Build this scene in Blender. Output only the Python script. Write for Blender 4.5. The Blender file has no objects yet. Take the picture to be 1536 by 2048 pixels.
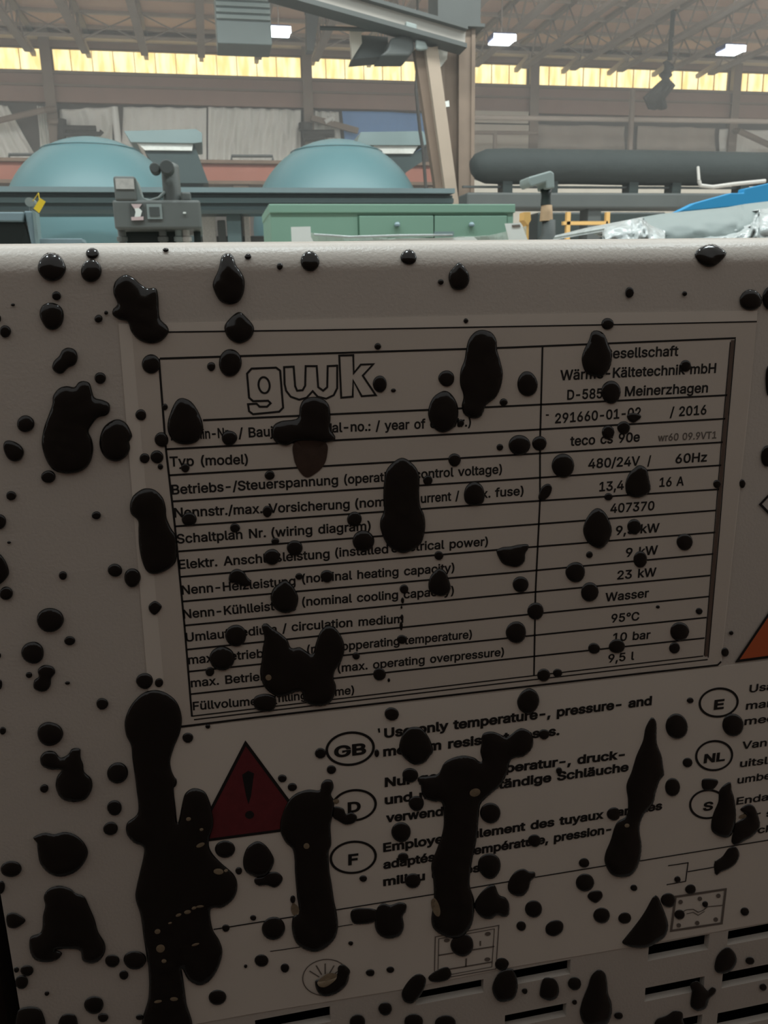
import bpy, bmesh, math, random
import numpy as np
from mathutils import Vector, Matrix, noise
from mathutils.geometry import delaunay_2d_cdt
from mathutils.bvhtree import BVHTree

random.seed(7)
SC = bpy.context.scene
COL = SC.collection

# ------------------------------------------------------------------ camera, world, exposure
FPX = 1621.17                       # focal length in pixels of the 1536 x 2048 frame
CAM = Vector((0.0, -0.24, 1.20))
_X = np.array([8350, -610, FPX]); _X /= np.linalg.norm(_X)
_D = np.array([130, 6088, FPX]); _D /= np.linalg.norm(_D)
_Z = -_D
_Y = np.cross(_Z, _X)
ROT = np.stack([_X, _Y, _Z], 1)     # world -> camera (x right, y down, z forward)
cd = bpy.data.cameras.new('camera')
cam = bpy.data.objects.new('camera', cd); COL.objects.link(cam)
M3 = Matrix((ROT[0], -ROT[1], -ROT[2])).transposed()
cam.matrix_world = Matrix.Translation(CAM) @ M3.to_4x4()
cd.sensor_fit = 'VERTICAL'; cd.sensor_height = 36.0; cd.lens = FPX / 2048 * 36
cd.clip_start = 0.01; cd.clip_end = 200
cd.dof.use_dof = True; cd.dof.focus_distance = 0.255; cd.dof.aperture_fstop = 60
SC.camera = cam

WORLD_STRENGTH = 0.57
w = bpy.data.worlds.new('hall_daylight'); SC.world = w; w.use_nodes = True
bg = w.node_tree.nodes['Background']
bg.inputs[0].default_value = (0.90, 0.89, 0.865, 1); bg.inputs[1].default_value = WORLD_STRENGTH
def area(name, loc, aim, sx, sy, power, rgb):   # rows of hall luminaires
    l = bpy.data.lights.new(name, 'AREA'); l.shape = 'RECTANGLE'; l.size = sx; l.size_y = sy; l.energy = power; l.color = rgb
    o = bpy.data.objects.new(name, l); COL.objects.link(o); o.location = loc
    o.rotation_euler = (Vector(aim) - Vector(loc)).to_track_quat('-Z', 'Y').to_euler()
    return o
for lx in (-6.2, -2.1, 0.4, 3.1, 7.0, 11.5): area('luminaire', (lx, .55, 6.4), (lx + .2, 4, 1.5), .5, .5, 100, (.86, .98, 1))
area('luminaire_row', (4, 4.6, 7.6), (4, 9.5, 1.5), 22, .8, 1400, (.95, 1, .98))
area('luminaire_row', (4, 13.0, 6.9), (4, 17.0, 0.5), 22, .6, 3300, (1, .97, .93))
SC.view_settings.view_transform = 'Standard'; SC.view_settings.look = 'None'
SC.view_settings.exposure = 0.0; SC.view_settings.gamma = 1.0
SC.view_settings.use_curve_mapping = False

# ------------------------------------------------------------------ pixel -> place helpers
def ray(px, py):
    v = ROT.T @ np.array([(px - 768) / FPX, (py - 1024) / FPX, 1.0])
    return Vector(v)
def at(px, py, Y):                  # the point of the vertical plane at depth Y seen there
    d = ray(px, py)
    return CAM + d * ((Y - CAM.y) / d.y)
def size(Y):                        # metres per pixel at depth Y
    return (Y + 0.24) / FPX * 1.03
def span(x0, y0, x1, y1, Y):        # x0,x1,z0,z1 of an upright rectangle at depth Y
    xm, ym = (x0 + x1) / 2, (y0 + y1) / 2
    return at(x0, ym, Y).x, at(x1, ym, Y).x, at(xm, y1, Y).z, at(xm, y0, Y).z

# ------------------------------------------------------------------ materials
def lin(c):
    return tuple(((v / 255) / 12.92 if v / 255 <= 0.04045 else ((v / 255 + 0.055) / 1.055) ** 2.4) for v in c)
def mat(name, rgb, rough=0.6, metal=0.0, var=0.12, scale=6.0, bump=0.0, bscale=200.0, spec=0.4, alpha=1.0, coat=0.0, gain=1.0):
    m = bpy.data.materials.new(name); m.use_nodes = True
    nt = m.node_tree; b = nt.nodes['Principled BSDF']
    c = [min(0.95, v * gain) for v in lin(rgb)]
    tc = nt.nodes.new('ShaderNodeTexCoord')
    nz = nt.nodes.new('ShaderNodeTexNoise'); nz.inputs['Scale'].default_value = scale; nz.inputs['Detail'].default_value = 5
    nt.links.new(tc.outputs['Object'], nz.inputs['Vector'])
    mx = nt.nodes.new('ShaderNodeMix'); mx.data_type = 'RGBA'
    mx.inputs[6].default_value = (*[v * (1 - var) for v in c], 1)
    mx.inputs[7].default_value = (*[min(0.97, v * (1 + var)) for v in c], 1)
    nt.links.new(nz.outputs[0], mx.inputs[0]); nt.links.new(mx.outputs[2], b.inputs['Base Color'])
    b.inputs['Roughness'].default_value = rough; b.inputs['Metallic'].default_value = metal
    b.inputs['Specular IOR Level'].default_value = spec
    b.inputs['Coat Weight'].default_value = coat; b.inputs['Coat Roughness'].default_value = 0.1
    b.inputs['Alpha'].default_value = alpha
    if bump:
        n2 = nt.nodes.new('ShaderNodeTexNoise'); n2.inputs['Scale'].default_value = bscale; n2.inputs['Detail'].default_value = 3
        nt.links.new(tc.outputs['Object'], n2.inputs['Vector'])
        bp = nt.nodes.new('ShaderNodeBump'); bp.inputs['Strength'].default_value = bump
        bp.inputs['Distance'].default_value = 0.3 / bscale
        nt.links.new(n2.outputs[0], bp.inputs['Height']); nt.links.new(bp.outputs[0], b.inputs['Normal'])
    return m
def glow(name, rgb, strength, var=0.0, scale=3.0, stretch=(1, 1, 1)):
    m = bpy.data.materials.new(name); m.use_nodes = True
    nt = m.node_tree; b = nt.nodes['Principled BSDF']; c = lin(rgb)
    tc = nt.nodes.new('ShaderNodeTexCoord'); mp = nt.nodes.new('ShaderNodeMapping'); mp.inputs['Scale'].default_value = stretch
    nz = nt.nodes.new('ShaderNodeTexNoise'); nz.inputs['Scale'].default_value = scale; nz.inputs['Detail'].default_value = 4
    nt.links.new(tc.outputs['Object'], mp.inputs[0]); nt.links.new(mp.outputs[0], nz.inputs['Vector'])
    rp = nt.nodes.new('ShaderNodeMapRange'); rp.inputs[1].default_value = 0.35; rp.inputs[2].default_value = 0.65
    nt.links.new(nz.outputs[0], rp.inputs[0])
    mx = nt.nodes.new('ShaderNodeMix'); mx.data_type = 'RGBA'
    mx.inputs[6].default_value = (c[0] * (1 - var * .25), c[1] * (1 - var * .55), c[2] * (1 - var), 1); mx.inputs[7].default_value = (*c, 1)
    nt.links.new(rp.outputs[0], mx.inputs[0])
    b.inputs['Base Color'].default_value = (.6, .55, .4, 1)
    nt.links.new(mx.outputs[2], b.inputs['Emission Color']); b.inputs['Emission Strength'].default_value = strength
    return m

# ------------------------------------------------------------------ mesh builder
class MB:
    def __init__(s): s.bm = bmesh.new()
    def quad(s, pts): return s.bm.faces.new([s.bm.verts.new(p) for p in pts])
    def box(s, x0, x1, y0, y1, z0, z1):
        v = [s.bm.verts.new((x, y, z)) for z in (z0, z1) for y in (y0, y1) for x in (x0, x1)]
        for f in ((0, 1, 5, 4), (1, 3, 7, 5), (3, 2, 6, 7), (2, 0, 4, 6), (4, 5, 7, 6), (2, 3, 1, 0)):
            s.bm.faces.new([v[i] for i in f])
        return s
    def pbox(s, x0, y0, x1, y1, Y, depth, floor=False):
        a, b, c, d = span(x0, y0, x1, y1, Y)
        return s.box(a, b, Y, Y + depth, 0.0 if floor else c, d)
    def prism(s, pts, vec):           # closed 3-D outline extruded along vec
        vec = Vector(vec)
        a = [s.bm.verts.new(p) for p in pts]; b = [s.bm.verts.new(Vector(p) + vec) for p in pts]
        s.bm.faces.new(a); s.bm.faces.new(b[::-1]); n = len(a)
        for i in range(n): s.bm.faces.new((a[i], b[i], b[(i + 1) % n], a[(i + 1) % n]))
        return s
    def outline(s, pix, Y, depth):    # solid whose face at depth Y has this outline
        return s.prism([at(x, y, Y) for x, y in pix], (0, depth, 0))
    def tube(s, pts, r, n=10, taper=None):
        pts = [Vector(p) for p in pts]; rings = []
        for i, p in enumerate(pts):
            t = (pts[min(i + 1, len(pts) - 1)] - pts[max(i - 1, 0)]).normalized()
            u = t.orthogonal().normalized() if i == 0 else (u - t * u.dot(t)).normalized()
            v = t.cross(u); rr = r if taper is None else taper[i]
            rings.append([s.bm.verts.new(p + (u * math.cos(a) + v * math.sin(a)) * rr) for a in (2 * math.pi * k / n for k in range(n))])
        for A, B in zip(rings, rings[1:]):
            for k in range(n): s.bm.faces.new((A[k], A[(k + 1) % n], B[(k + 1) % n], B[k]))
        s.bm.faces.new(rings[0][::-1]); s.bm.faces.new(rings[-1])
        return s
    def bar(s, a, b, wd, ht, up=(0, 0, 1)):   # rectangular bar from a to b
        a, b = Vector(a), Vector(b); t = (b - a).normalized(); up = Vector(up)
        x = t.cross(up).normalized(); y = x.cross(t)
        s.prism([a + x * wd / 2 * i + y * ht / 2 * j for i, j in ((-1, -1), (1, -1), (1, 1), (-1, 1))], b - a)
        return s
    def lathe(s, prof, c, n=40):      # (radius, z) profile turned about the vertical through c
        rings = []
        for r, z in prof:
            rings.append([s.bm.verts.new((c[0] + r * math.cos(2 * math.pi * k / n), c[1] + r * math.sin(2 * math.pi * k / n), z)) for k in range(n)] if r > 1e-6 else [s.bm.verts.new((c[0], c[1], z))])
        for A, B in zip(rings, rings[1:]):
            for k in range(n):
                if len(B) == 1: s.bm.faces.new((A[k], A[(k + 1) % n], B[0]))
                elif len(A) == 1: s.bm.faces.new((A[0], B[(k + 1) % n], B[k]))
                else: s.bm.faces.new((A[k], A[(k + 1) % n], B[(k + 1) % n], B[k]))
        return s
    def sheet(s, pix, Y, amp, fx, fz, nx=70, nz=20, seed=0, thick=0.01):   # a hanging film with folds, corners tl,tr,br,bl
        c = [at(x, y, Y) for x, y in pix]
        g = []
        for j in range(nz + 1):
            row = []
            for i in range(nx + 1):
                u, v = i / nx, j / nz
                p = (c[0].lerp(c[1], u)).lerp(c[3].lerp(c[2], u), v)
                p.y += amp * (math.sin(u * fx + seed + 1.7 * math.sin(v * fz + seed)) + 1.2 * noise.noise(Vector((u * fx * .6, v * fz * .8, seed * 3.1))))
                row.append(s.bm.verts.new(p))
            g.append(row)
        h = [[s.bm.verts.new(v.co + Vector((0, thick, 0))) for v in r] for r in g]
        for j in range(nz):
            for i in range(nx):
                s.bm.faces.new((g[j][i], g[j + 1][i], g[j + 1][i + 1], g[j][i + 1]))
                s.bm.faces.new((h[j][i], h[j][i + 1], h[j + 1][i + 1], h[j + 1][i]))
        for i in range(nx):
            s.bm.faces.new((g[0][i], g[0][i + 1], h[0][i + 1], h[0][i])); s.bm.faces.new((g[nz][i + 1], g[nz][i], h[nz][i], h[nz][i + 1]))
        for j in range(nz):
            s.bm.faces.new((g[j + 1][0], g[j][0], h[j][0], h[j + 1][0])); s.bm.faces.new((g[j][nx], g[j + 1][nx], h[j + 1][nx], h[j][nx]))
        return s
    def build(s, name, m, parent=None, smooth=False, bevel=0.0, fix=True):
        if fix: bmesh.ops.recalc_face_normals(s.bm, faces=s.bm.faces)
        me = bpy.data.meshes.new(name); s.bm.to_mesh(me); s.bm.free()
        return link(name, me, m, parent, smooth, bevel)
def base_of(o):
    p = Vector((0, 0, 0))
    while o is not None: p += o.location; o = o.parent
    return p
def link(name, me, m, parent=None, smooth=False, bevel=0.0):
    o = bpy.data.objects.new(name, me); COL.objects.link(o); me.materials.append(m)
    if parent is None:
        co = np.array([v.co for v in me.vertices]); org = Vector((co[:, 0].mean(), co[:, 1].mean(), co[:, 2].min()))
        me.transform(Matrix.Translation(-org)); o.location = org
    else:
        me.transform(Matrix.Translation(-base_of(parent))); o.parent = parent
    if smooth:
        for p in me.polygons: p.use_smooth = True
    if bevel:
        bv = o.modifiers.new('bevel', 'BEVEL'); bv.width = bevel; bv.segments = 2; bv.limit_method = 'ANGLE'
    return o
def thing(name, label, cat, loc, group=None):
    o = bpy.data.objects.new(name, None); COL.objects.link(o); o.location = loc; o.empty_display_size = 0.1
    return tag(o, label, cat, group)
def tag(o, label, cat, group=None):
    o['label'] = label; o['category'] = cat
    if group: o['group'] = group
    return o
def struct(o): o['kind'] = 'structure'; return o

# ------------------------------------------------------------------ palette
K = dict(
    panel=mat('light_grey_powder_coat', (192, 184, 174), .36, 0, .05, 30, .38, 1000, .5),
    label=mat('white_sticker_film', (212, 203, 191), .5, 0, .05, 40, .05, 700, .4),
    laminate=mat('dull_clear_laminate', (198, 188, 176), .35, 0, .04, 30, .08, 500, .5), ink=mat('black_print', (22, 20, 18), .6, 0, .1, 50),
    grey_ink=mat('grey_print', (105, 96, 88), .6, 0, .1, 50),
    brown_ink=mat('brown_print', (92, 76, 66), .6, 0, .1, 50),
    red_ink=mat('dark_red_print', (98, 36, 40), .5, 0, .3, 300),
    orange_ink=mat('orange_print', (190, 92, 52), .5, 0, .1, 50),
    tar=mat('black_tar', (24, 21, 18), .14, 0, .2, 250, .04, 500, .42),
    tar_brown=mat('brown_tar_film', (62, 47, 39), .45, 0, .3, 400, .1, 600, .4),
    chip=mat('bare_fleck', (128, 112, 90), .6, 0, .3, 900),
    dark=mat('dark_interior', (16, 15, 14), .7), chrome=mat('bright_steel', (150, 146, 138), .25, .9),
    floor=mat('oiled_concrete', (196, 188, 178), .7, 0, .3, 1.5),
    aisle=mat('darkened_aisle_floor', (58, 50, 45), .7, 0, .3, 1.5), wall=mat('grey_cladding', (164, 157, 146), .8, 0, .15, 2), wall_dark=mat('dark_cladding', (92, 88, 82), .8, 0, .2, 2),
    beam=mat('brown_steel', (150, 127, 114), .7, 0, .12, 3), post=mat('wall_post_steel', (134, 122, 110), .7, 0, .15, 3),
    deck=mat('pale_roof_deck', (212, 184, 166), .8, 0, .12, 1.5), joist=mat('painted_joist_steel', (146, 136, 126), .7, 0, .15, 4),
    rail_light=mat('pale_steel', (178, 168, 156), .6, 0, .1, 4),
    glow=glow('sunlit_fibreglass', (255, 245, 190), 1.5, .62, 3.0, (2.5, 1, .5)),
    lamp=glow('led_lens', (240, 250, 255), 6.0), lamp_case=mat('lamp_case', (70, 80, 120), .5),
    film=mat('hazy_white_film', (222, 224, 216), .45, 0, .12, 2, .7, 4, .5),
    blue_tarp=mat('blue_tarp', (112, 156, 206), .5, 0, .1, 3, .2, 5),
    column=mat('rusty_column_paint', (116, 101, 87), .75, 0, .28, 4, .1, 30), brace=mat('beige_brace_paint', (150, 136, 120), .7, 0, .1, 3),
    brown=mat('rust_brown_steel', (104, 88, 74), .75, 0, .25, 4), raker=mat('grey_girder_paint', (150, 146, 138), .65, 0, .1, 3),
    dgrey=mat('dark_grey_paint', (70, 74, 72), .6, 0, .15, 4), heater=mat('heater_grey', (128, 138, 135), .55, 0, .08, 4),
    heater_dark=mat('heater_dark', (98, 108, 106), .55, 0, .08, 4),
    teal=mat('teal_enamel', (80, 113, 117), .45, 0, .06, 1.5), rail=mat('dark_teal_rail', (52, 68, 68), .6, 0, .15, 2),
    rail_edge=mat('rail_edge_steel', (88, 104, 106), .5, 0, .15, 3), canopy=mat('grey_teal_sheet', (122, 142, 142), .5, 0, .08, 2),
    orange=mat('faded_orange_paint', (164, 108, 92), .7, 0, .12, 2), roll=mat('black_wrap', (44, 50, 49), .8, 0, .2, 2, .2, 5),
    green=mat('sage_green_enamel', (116, 148, 130), .5, 0, .05, 3), green_dark=mat('green_panel_gap', (70, 104, 86), .5),
    block=mat('machine_grey', (92, 96, 93), .5, 0, .15, 8), plate=mat('pale_plate', (172, 170, 164), .5, 0, .3, 60),
    red_plate=mat('pink_sticker', (190, 170, 168), .5), steel=mat('blue_grey_steel', (126, 146, 152), .45, .1, .1, 8),
    screen=mat('dark_screen', (36, 46, 44), .4), yellow=mat('yellow_tag', (226, 196, 52), .5, 0, .1, 60), white=mat('white_paper', (216, 220, 214), .6),
    cloth=mat('tan_cloth', (168, 142, 112), .8, 0, .15, 40), yel_frame=mat('yellow_frame_paint', (200, 160, 96), .6),
    dark_red=mat('dark_red_brown_paint', (40, 24, 22), .6), cyan=mat('bright_blue_board', (44, 138, 186), .5, 0, .05, 4), wrap=mat('crinkled_stretch_film', (176, 182, 180), .2, 0, .15, 10, .5, 14, .6),
    clear=mat('clear_stretch_film', (196, 206, 198), .15, 0, .1, 10, .6, 18, .6, alpha=.45), cable=mat('dark_cable', (58, 56, 52), .6),
    cream=mat('cream_board', (186, 180, 166), .7, 0, .1, 3), blocker=mat('blocker_brown', (80, 62, 53), .7),
)

# ------------------------------------------------------------------ the hall
WY = 20.0
zt = lambda py, px=700, Y=WY: at(px, py, Y).z
XL, XR = -9.0, 19.0
struct(MB().box(-14, 24, .6, WY + .4, -0.2, 0).build('floor', K['floor']))
struct(MB().box(-14, 24, -6, .6, -0.2, 0).build('floor_2', K['aisle']))  # near floor split off and darkened to keep reflections off the tar edges
Zs = at(605, 160, WY).z             # window sill
Zh = at(605, 112, WY).z             # window head
Zb = at(605, 218, WY).z             # underside of the brown beam
struct(MB().box(XL, XR, WY, WY + .3, 0, Zs).build('wall_rear', K['wall_dark']))
struct(MB().box(XL, XR, WY, WY + .3, Zh, Zh + 1.2).build('trim_1', K['beam']))
struct(MB().box(XL, XR, WY - .14, WY, Zb, Zs - .02).build('trim_2', K['beam']))
struct(MB().box(XL, XR, WY - .2, WY - .12, Zs - .30, Zs - .26).box(XL, XR, WY - .2, WY - .1, Zs - .06, Zs).build('trim_3', K['post']))
posts = [-520, 97, 611, 1063, 1466, 1950]
pxs = [at(p, 135, WY).x for p in posts]
for n, (a, b) in enumerate(zip(pxs, pxs[1:])):
    fr = MB(); gl = MB(); seam = 0.88 / 1.0
    wn = MB().box(a + .07, b - .07, WY - .02, WY + .1, Zs, Zs + .03).box(a + .07, b - .07, WY - .02, WY + .1, Zh - .03, Zh)
    wn.box(a + .07, a + .11, WY - .02, WY + .1, Zs, Zh).box(b - .11, b - .07, WY - .02, WY + .1, Zs, Zh)
    wo = struct(wn.build('window_%d' % (n + 1), K['brown']))
    sm = MB(); x = a + .11 + .35
    while x < b - .3:
        sm.box(x, x + .012, WY + .02, WY + .05, Zs + .03, Zh - .03); x += .44
    pane = MB().box(a + .11, b - .11, WY + .05, WY + .07, Zs + .03, Zh - .03).build('pane', K['glow'], wo)
    sm.build('glazing_bar', mat('seam_ochre', (190, 140, 70), .6) if n == 0 else bpy.data.materials['seam_ochre'], wo)
for n, p in enumerate(posts):
    x = at(p, 135, WY).x
    struct(MB().box(x - .07, x + .07, WY - .24, WY - .02, 0, Zh + .55).box(x - .11, x + .11, WY - .25, WY - .24, 0, Zh + .55).build('trim_%d' % (n + 4), K['post']))
ZD = at(300, 66, WY).z              # underside of the roof deck
struct(MB().box(XL, XR, 7.0, WY + .4, ZD, ZD + .1).build('ceiling', K['deck']))
pr = MB()
for y in np.arange(8.2, WY, .95): pr.box(XL, XR, y, y + .06, ZD - .07, ZD)
struct(pr.build('trim_10', K['rail_light']))
struct(MB().box(XL, XR, WY - .3, WY - .02, ZD - .22, ZD - .15).build('trim_11', K['rail_light']))

def make_joist(x):
    t = thing('roof_joist', '', 'roof joist', (x, WY - .3, ZD), 'open web joists under the roof deck')
    y0, y1, d = 8.0, WY - .02, .56
    MB().box(x - .06, x + .06, y0, y1, ZD - .07, ZD).build('top_chord', K['joist'], t)
    MB().box(x - .075, x + .075, y0, y1 - .6, ZD - d - .05, ZD - d + .02).build('bottom_chord', K['joist'], t)
    wb = MB(); y = y1 - .9; up = True
    while y > y0:
        wb.tube([(x, y, ZD - d if up else ZD - .05), (x, y - .42, ZD - .05 if up else ZD - d)], .02, 6); y -= .42; up = not up
    wb.build('lattice_web', K['joist'], t)
    MB().bar((x, y1 - .9, ZD - d + .15), (x, y1 - .02, ZD - .5), .09, .09).build('seat_strut', K['rail_light'], t)
    return t
def copy_tree(o, loc, label, group=None):
    c = o.copy(); COL.objects.link(c); c.location = loc; c['label'] = label
    if group: c['group'] = group
    for ch in o.children:
        k = ch.copy(); COL.objects.link(k); k.parent = c
        for g in ch.children:
            q = g.copy(); COL.objects.link(q); q.parent = k
    return c
jx = [at(p, 80, WY).x for p in (-45, 65, 175, 290, 400, 510, 622, 735)]
st = (jx[-1] - jx[0]) / 7
jx += [jx[-1] + st * k for k in range(1, 8)]
ordw = ['first', 'second', 'third', 'fourth', 'fifth', 'sixth', 'seventh', 'eighth', 'ninth', 'tenth', 'eleventh', 'twelfth', 'thirteenth', 'fourteenth', 'fifteenth']
j0 = make_joist(jx[0])
for i, x in enumerate(jx):
    lb = 'open web steel roof joist above the clerestory windows, %s from the left' % ordw[i]
    if i == 0: j0['label'] = lb
    else: copy_tree(j0, (x, WY - .3, ZD), lb)
# diagonal cross bracing between neighbouring joists
for i in range(len(jx) - 1):
    a, b = jx[i] + .08, jx[i + 1] - .08
    o = MB(); yy = WY - 1.5
    o.tube([(a, yy, ZD - .1), (b, yy, ZD - .55)], .014, 6).tube([(a, yy + .05, ZD - .55), (b, yy + .05, ZD - .1)], .014, 6)
    tag(o.build('cross_bracing', K['joist']), 'thin steel cross bracing between roof joists, %s bay from the left' % ordw[i], 'bracing', 'cross bracing between the roof joists')

# added unseen blocker behind the viewpoint, shades the machine front
struct(MB().box(-3.5, 3.5, -.75, -.44, 0, CAM.z + .27).build('light_blocker', K['blocker']))

# added scattering volume imitating a lens flare veil, not real hall dust
hz = MB().box(-14.6, 24.6, 5.6, WY + .8, -.5, ZD + .9).build('lens_veil', K['floor']); hz['kind'] = 'stuff'; hz['label'] = 'added thin volume imitating a lens veil over the hall'; hz['category'] = 'lens_veil'
hm = bpy.data.materials.new('lens_veil'); hm.use_nodes = True; nt = hm.node_tree; nt.nodes.clear()
vo = nt.nodes.new('ShaderNodeOutputMaterial'); vs_ = nt.nodes.new('ShaderNodeVolumeScatter')
vs_.inputs['Color'].default_value = (.93, .97, .95, 1); vs_.inputs['Density'].default_value = .017; vs_.inputs['Anisotropy'].default_value = .1
nt.links.new(vs_.outputs[0], vo.inputs['Volume']); hz.data.materials.clear(); hz.data.materials.append(hm)

# ------------------------------------------------------------------ high bay lamps
def lamp(px, py, Y, wpx, label):
    p = at(px, py, Y); s = size(Y) * wpx / 2
    t = thing('high_bay_lamp', label, 'lamp', p, 'LED high bay lamps under the roof')
    MB().box(p.x - s, p.x + s, p.y - s * .8, p.y + s * .8, p.z, p.z + s * .45).build('housing', K['lamp_case'], t, bevel=s * .2)
    lz = MB().box(p.x - s * .9, p.x + s * .9, p.y - s * .7, p.y + s * .7, p.z - s * .16, p.z - .002)
    lz.build('lens', K['lamp'], t, bevel=.02)
    MB().box(p.x - s * .92, p.x + s * .92, p.y - s * .83, p.y - s * .8, p.z - s * .2, p.z + s * .28).build('lens_front', K['lamp'], t)
    MB().tube([(p.x, p.y, p.z + s * .45), (p.x, p.y, ZD - .005)], .012, 6).build('hanger_rod', K['joist'], t)
lamp(558, 66, 16, 42, 'glowing white high bay lamp beside the louvred heater box')
lamp(1003, 82, 16, 46, 'glowing white high bay lamp just right of the big column')
lamp(1460, 103, 16, 46, 'glowing white high bay lamp at the far right, above the cable bundle')

# ------------------------------------------------------------------ louvred heater box
Y = 12.0
a, b, c, d = span(431, -40, 541, 88, Y)
t = thing('unit_heater', 'grey louvred heater box hanging from the roof at the top of the view', 'heater', ((a + b) / 2, Y, c))
MB().box(a, b, Y, Y + .6, c, d).build('casing', K['heater_dark'], t, bevel=.01)
fm = MB(); zm = at(486, 40, Y).z
for k in range(9):
    z = zm + k * .075
    fm.prism([(a + .01, Y, z), (a + .01, Y - .05, z), (a + .01, Y, z + .06)], (b - a - .02, 0, 0))
fm.build('louvre_blades', K['heater'], t)
for x in (a + .06, b - .06): MB().tube([(x, Y + .3, d), (x, Y + .3, ZD - .005)], .012, 6).build('hanger_rod', K['joist'], t)

# ------------------------------------------------------------------ wall dressings far behind
def film(pix, Yd, label, m='film', amp=.04, fx=26, fz=3, seed=0, name='plastic_sheet', cat='plastic sheet', group='plastic sheets hung on the rear wall'):
    return tag(MB().sheet(pix, Yd, amp, fx, fz, seed=seed).build(name, K[m], smooth=True), label, cat, group)
film([(-60, 205), (15, 212), (75, 320), (-60, 330)], 19.905, 'pale plastic sheet at the far left edge, hanging beside a dark gap', seed=1)
film([(74, 212), (96, 214), (104, 320), (82, 320)], 19.905, 'narrow pale plastic strip hanging left of the first wall post', seed=2, amp=.03)
film([(118, 220), (224, 214), (226, 330), (124, 330)], 19.905, 'crumpled pale plastic sheet behind the left teal tank', seed=3, amp=.045, fx=14, fz=6)
film([(246, 214), (413, 216), (413, 330), (242, 330)], 19.905, 'smooth grey plastic sheet right of the bright pipe', seed=4, amp=.03)
film([(416, 214), (602, 220), (602, 330), (416, 330)], 19.905, 'wide pale plastic sheet between the two teal tanks', seed=5, amp=.04, fx=46)
film([(620, 222), (678, 224), (686, 330), (620, 330)], 19.905, 'small pale plastic sheet left of the blue tarp', seed=6, amp=.04)
film([(684, 222), (852, 226), (846, 330), (694, 330)], 19.905, 'blue tarp hanging on the rear wall left of the big column', 'blue_tarp', .03, 7, 2, 7, 'blue_tarp', 'tarp', None)
film([(1062, 250), (1250, 252), (1250, 340), (1062, 340)], 19.905, 'dusty grey plastic sheet right of the cream boards', 'wall', .04, 12, 4, 8)
film([(1275, 252), (1432, 256), (1432, 345), (1275, 345)], 19.905, 'dull grey plastic sheet behind the thin pole', 'wall', .04, 12, 4, 9)
film([(1440, 258), (1600, 262), (1600, 345), (1440, 345)], 19.905, 'lighter grey plastic sheet at the far right of the rear wall', 'film', .04, 12, 4, 10)
for i, (x0, y0, x1, y1, lb) in enumerate([(946, 222, 1057, 246, 'cream wall board right of the column, the narrow top one'), (946, 249, 1057, 330, 'cream wall board right of the column, the tall lower one')]):
    tag(MB().pbox(x0, y0, x1, y1, 19.75, .05).build('wall_board', K['cream']), lb, 'board', 'cream boards on the rear wall')
p0, p1 = at(-40, 250, 19.5), at(88, 220, 19.5)
tag(MB().tube([p0, p1, at(110, 218, 19.72)], .06, 10).build('sloping_pipe', K['post']), 'brown pipe sloping across the dark gap at the far left', 'pipe')
tag(MB().tube([at(229, 214, 19.2), at(238, 300, 19.2), (at(240, 300, 19.2).x, 19.2, .0)], .07, 12).build('bright_pipe', K['white']), 'bright white upright pipe behind the left teal tank', 'pipe')
tag(MB().tube([at(945, 235, 18.5), at(1620, 244, 18.5)], .055, 10).build('service_pipe', K['rail_light']), 'long pale pipe running along the rear wall right of the column', 'pipe')
tag(MB().tube([at(945, 265, 18.9), at(1075, 266, 18.9)], .04, 8).tube([at(990, 262, 18.9), (at(990, 262, 18.9).x, 18.9, 0)], .05, 8).build('handrail', K['post']), 'brown handrail in front of the cream boards', 'rail')
a = at(1266, 178, 18.2)
tag(MB().tube([(a.x, 18.2, 0), a], .06, 10).build('thin_pole', K['post']), 'thin grey upright pole reaching into the right window', 'pole')
cb = MB()
for k in range(7):
    s = k * 5
    cb.tube([at(1330 + s * .5, 122 + k * 2, 17), at(1340 - k * 3, 150, 17 + .05 * k), at(1316 + s, 172, 17 - .06 * k), at(1290 + s * 1.2, 196, 17), at(1300 + s, 215, 17.2)], .05 + .01 * (k % 3), 7)
cb.tube([at(1340, 120, 17), (at(1340, 120, 17).x, 17, ZD - .005)], .05, 7)
tag(cb.build('cable_bundle', K['cable'], smooth=True), 'tangled dark cable bundle hanging across the right hand window', 'cable')

# fittings on the wall posts and a rope by the column
t = thing('valve_group', 'dark valve and pipe stubs on the wall post right of the wide plastic sheet', 'valve', at(612, 262, 19.6))
MB().tube([at(611, 246, 19.62), at(611, 262, 19.62)], .16, 14).build('valve_body', K['cable'], t, bevel=.02)
MB().tube([at(606, 268, 19.62), at(668, 267, 19.62)], .09, 10).build('pipe_stub', K['cable'], t)
MB().tube([at(608, 277, 19.62), at(650, 278, 19.62)], .07, 10).build('pipe_stub', K['cable'], t)
MB().bar(at(622, 236, 19.66), at(716, 262, 19.66), .1, .12).build('stay', K['post'], t)
MB().tube([at(650, 244, 19.6), at(664, 236, 19.6), at(668, 242, 19.6)], .05, 8).build('elbow', K['white'], t)
t = thing('pipe_rack', 'dark pipe rack with stubs on the wall post above the left teal tank', 'pipe rack', at(150, 262, 19.5))
MB().tube([at(98, 243, 19.7), at(126, 243, 19.7)], .06, 10).build('bracket', K['post'], t)
MB().tube([at(124, 238, 19.7), at(124, 290, 19.7)], .09, 12).build('riser', K['cable'], t)
MB().tube([at(120, 256, 19.68), at(192, 257, 19.68)], .06, 10).build('pipe_stub', K['cable'], t)
MB().tube([at(120, 268, 19.68), at(200, 268, 19.68), at(204, 262, 19.68)], .05, 10).build('pipe_stub', K['cable'], t)
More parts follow.
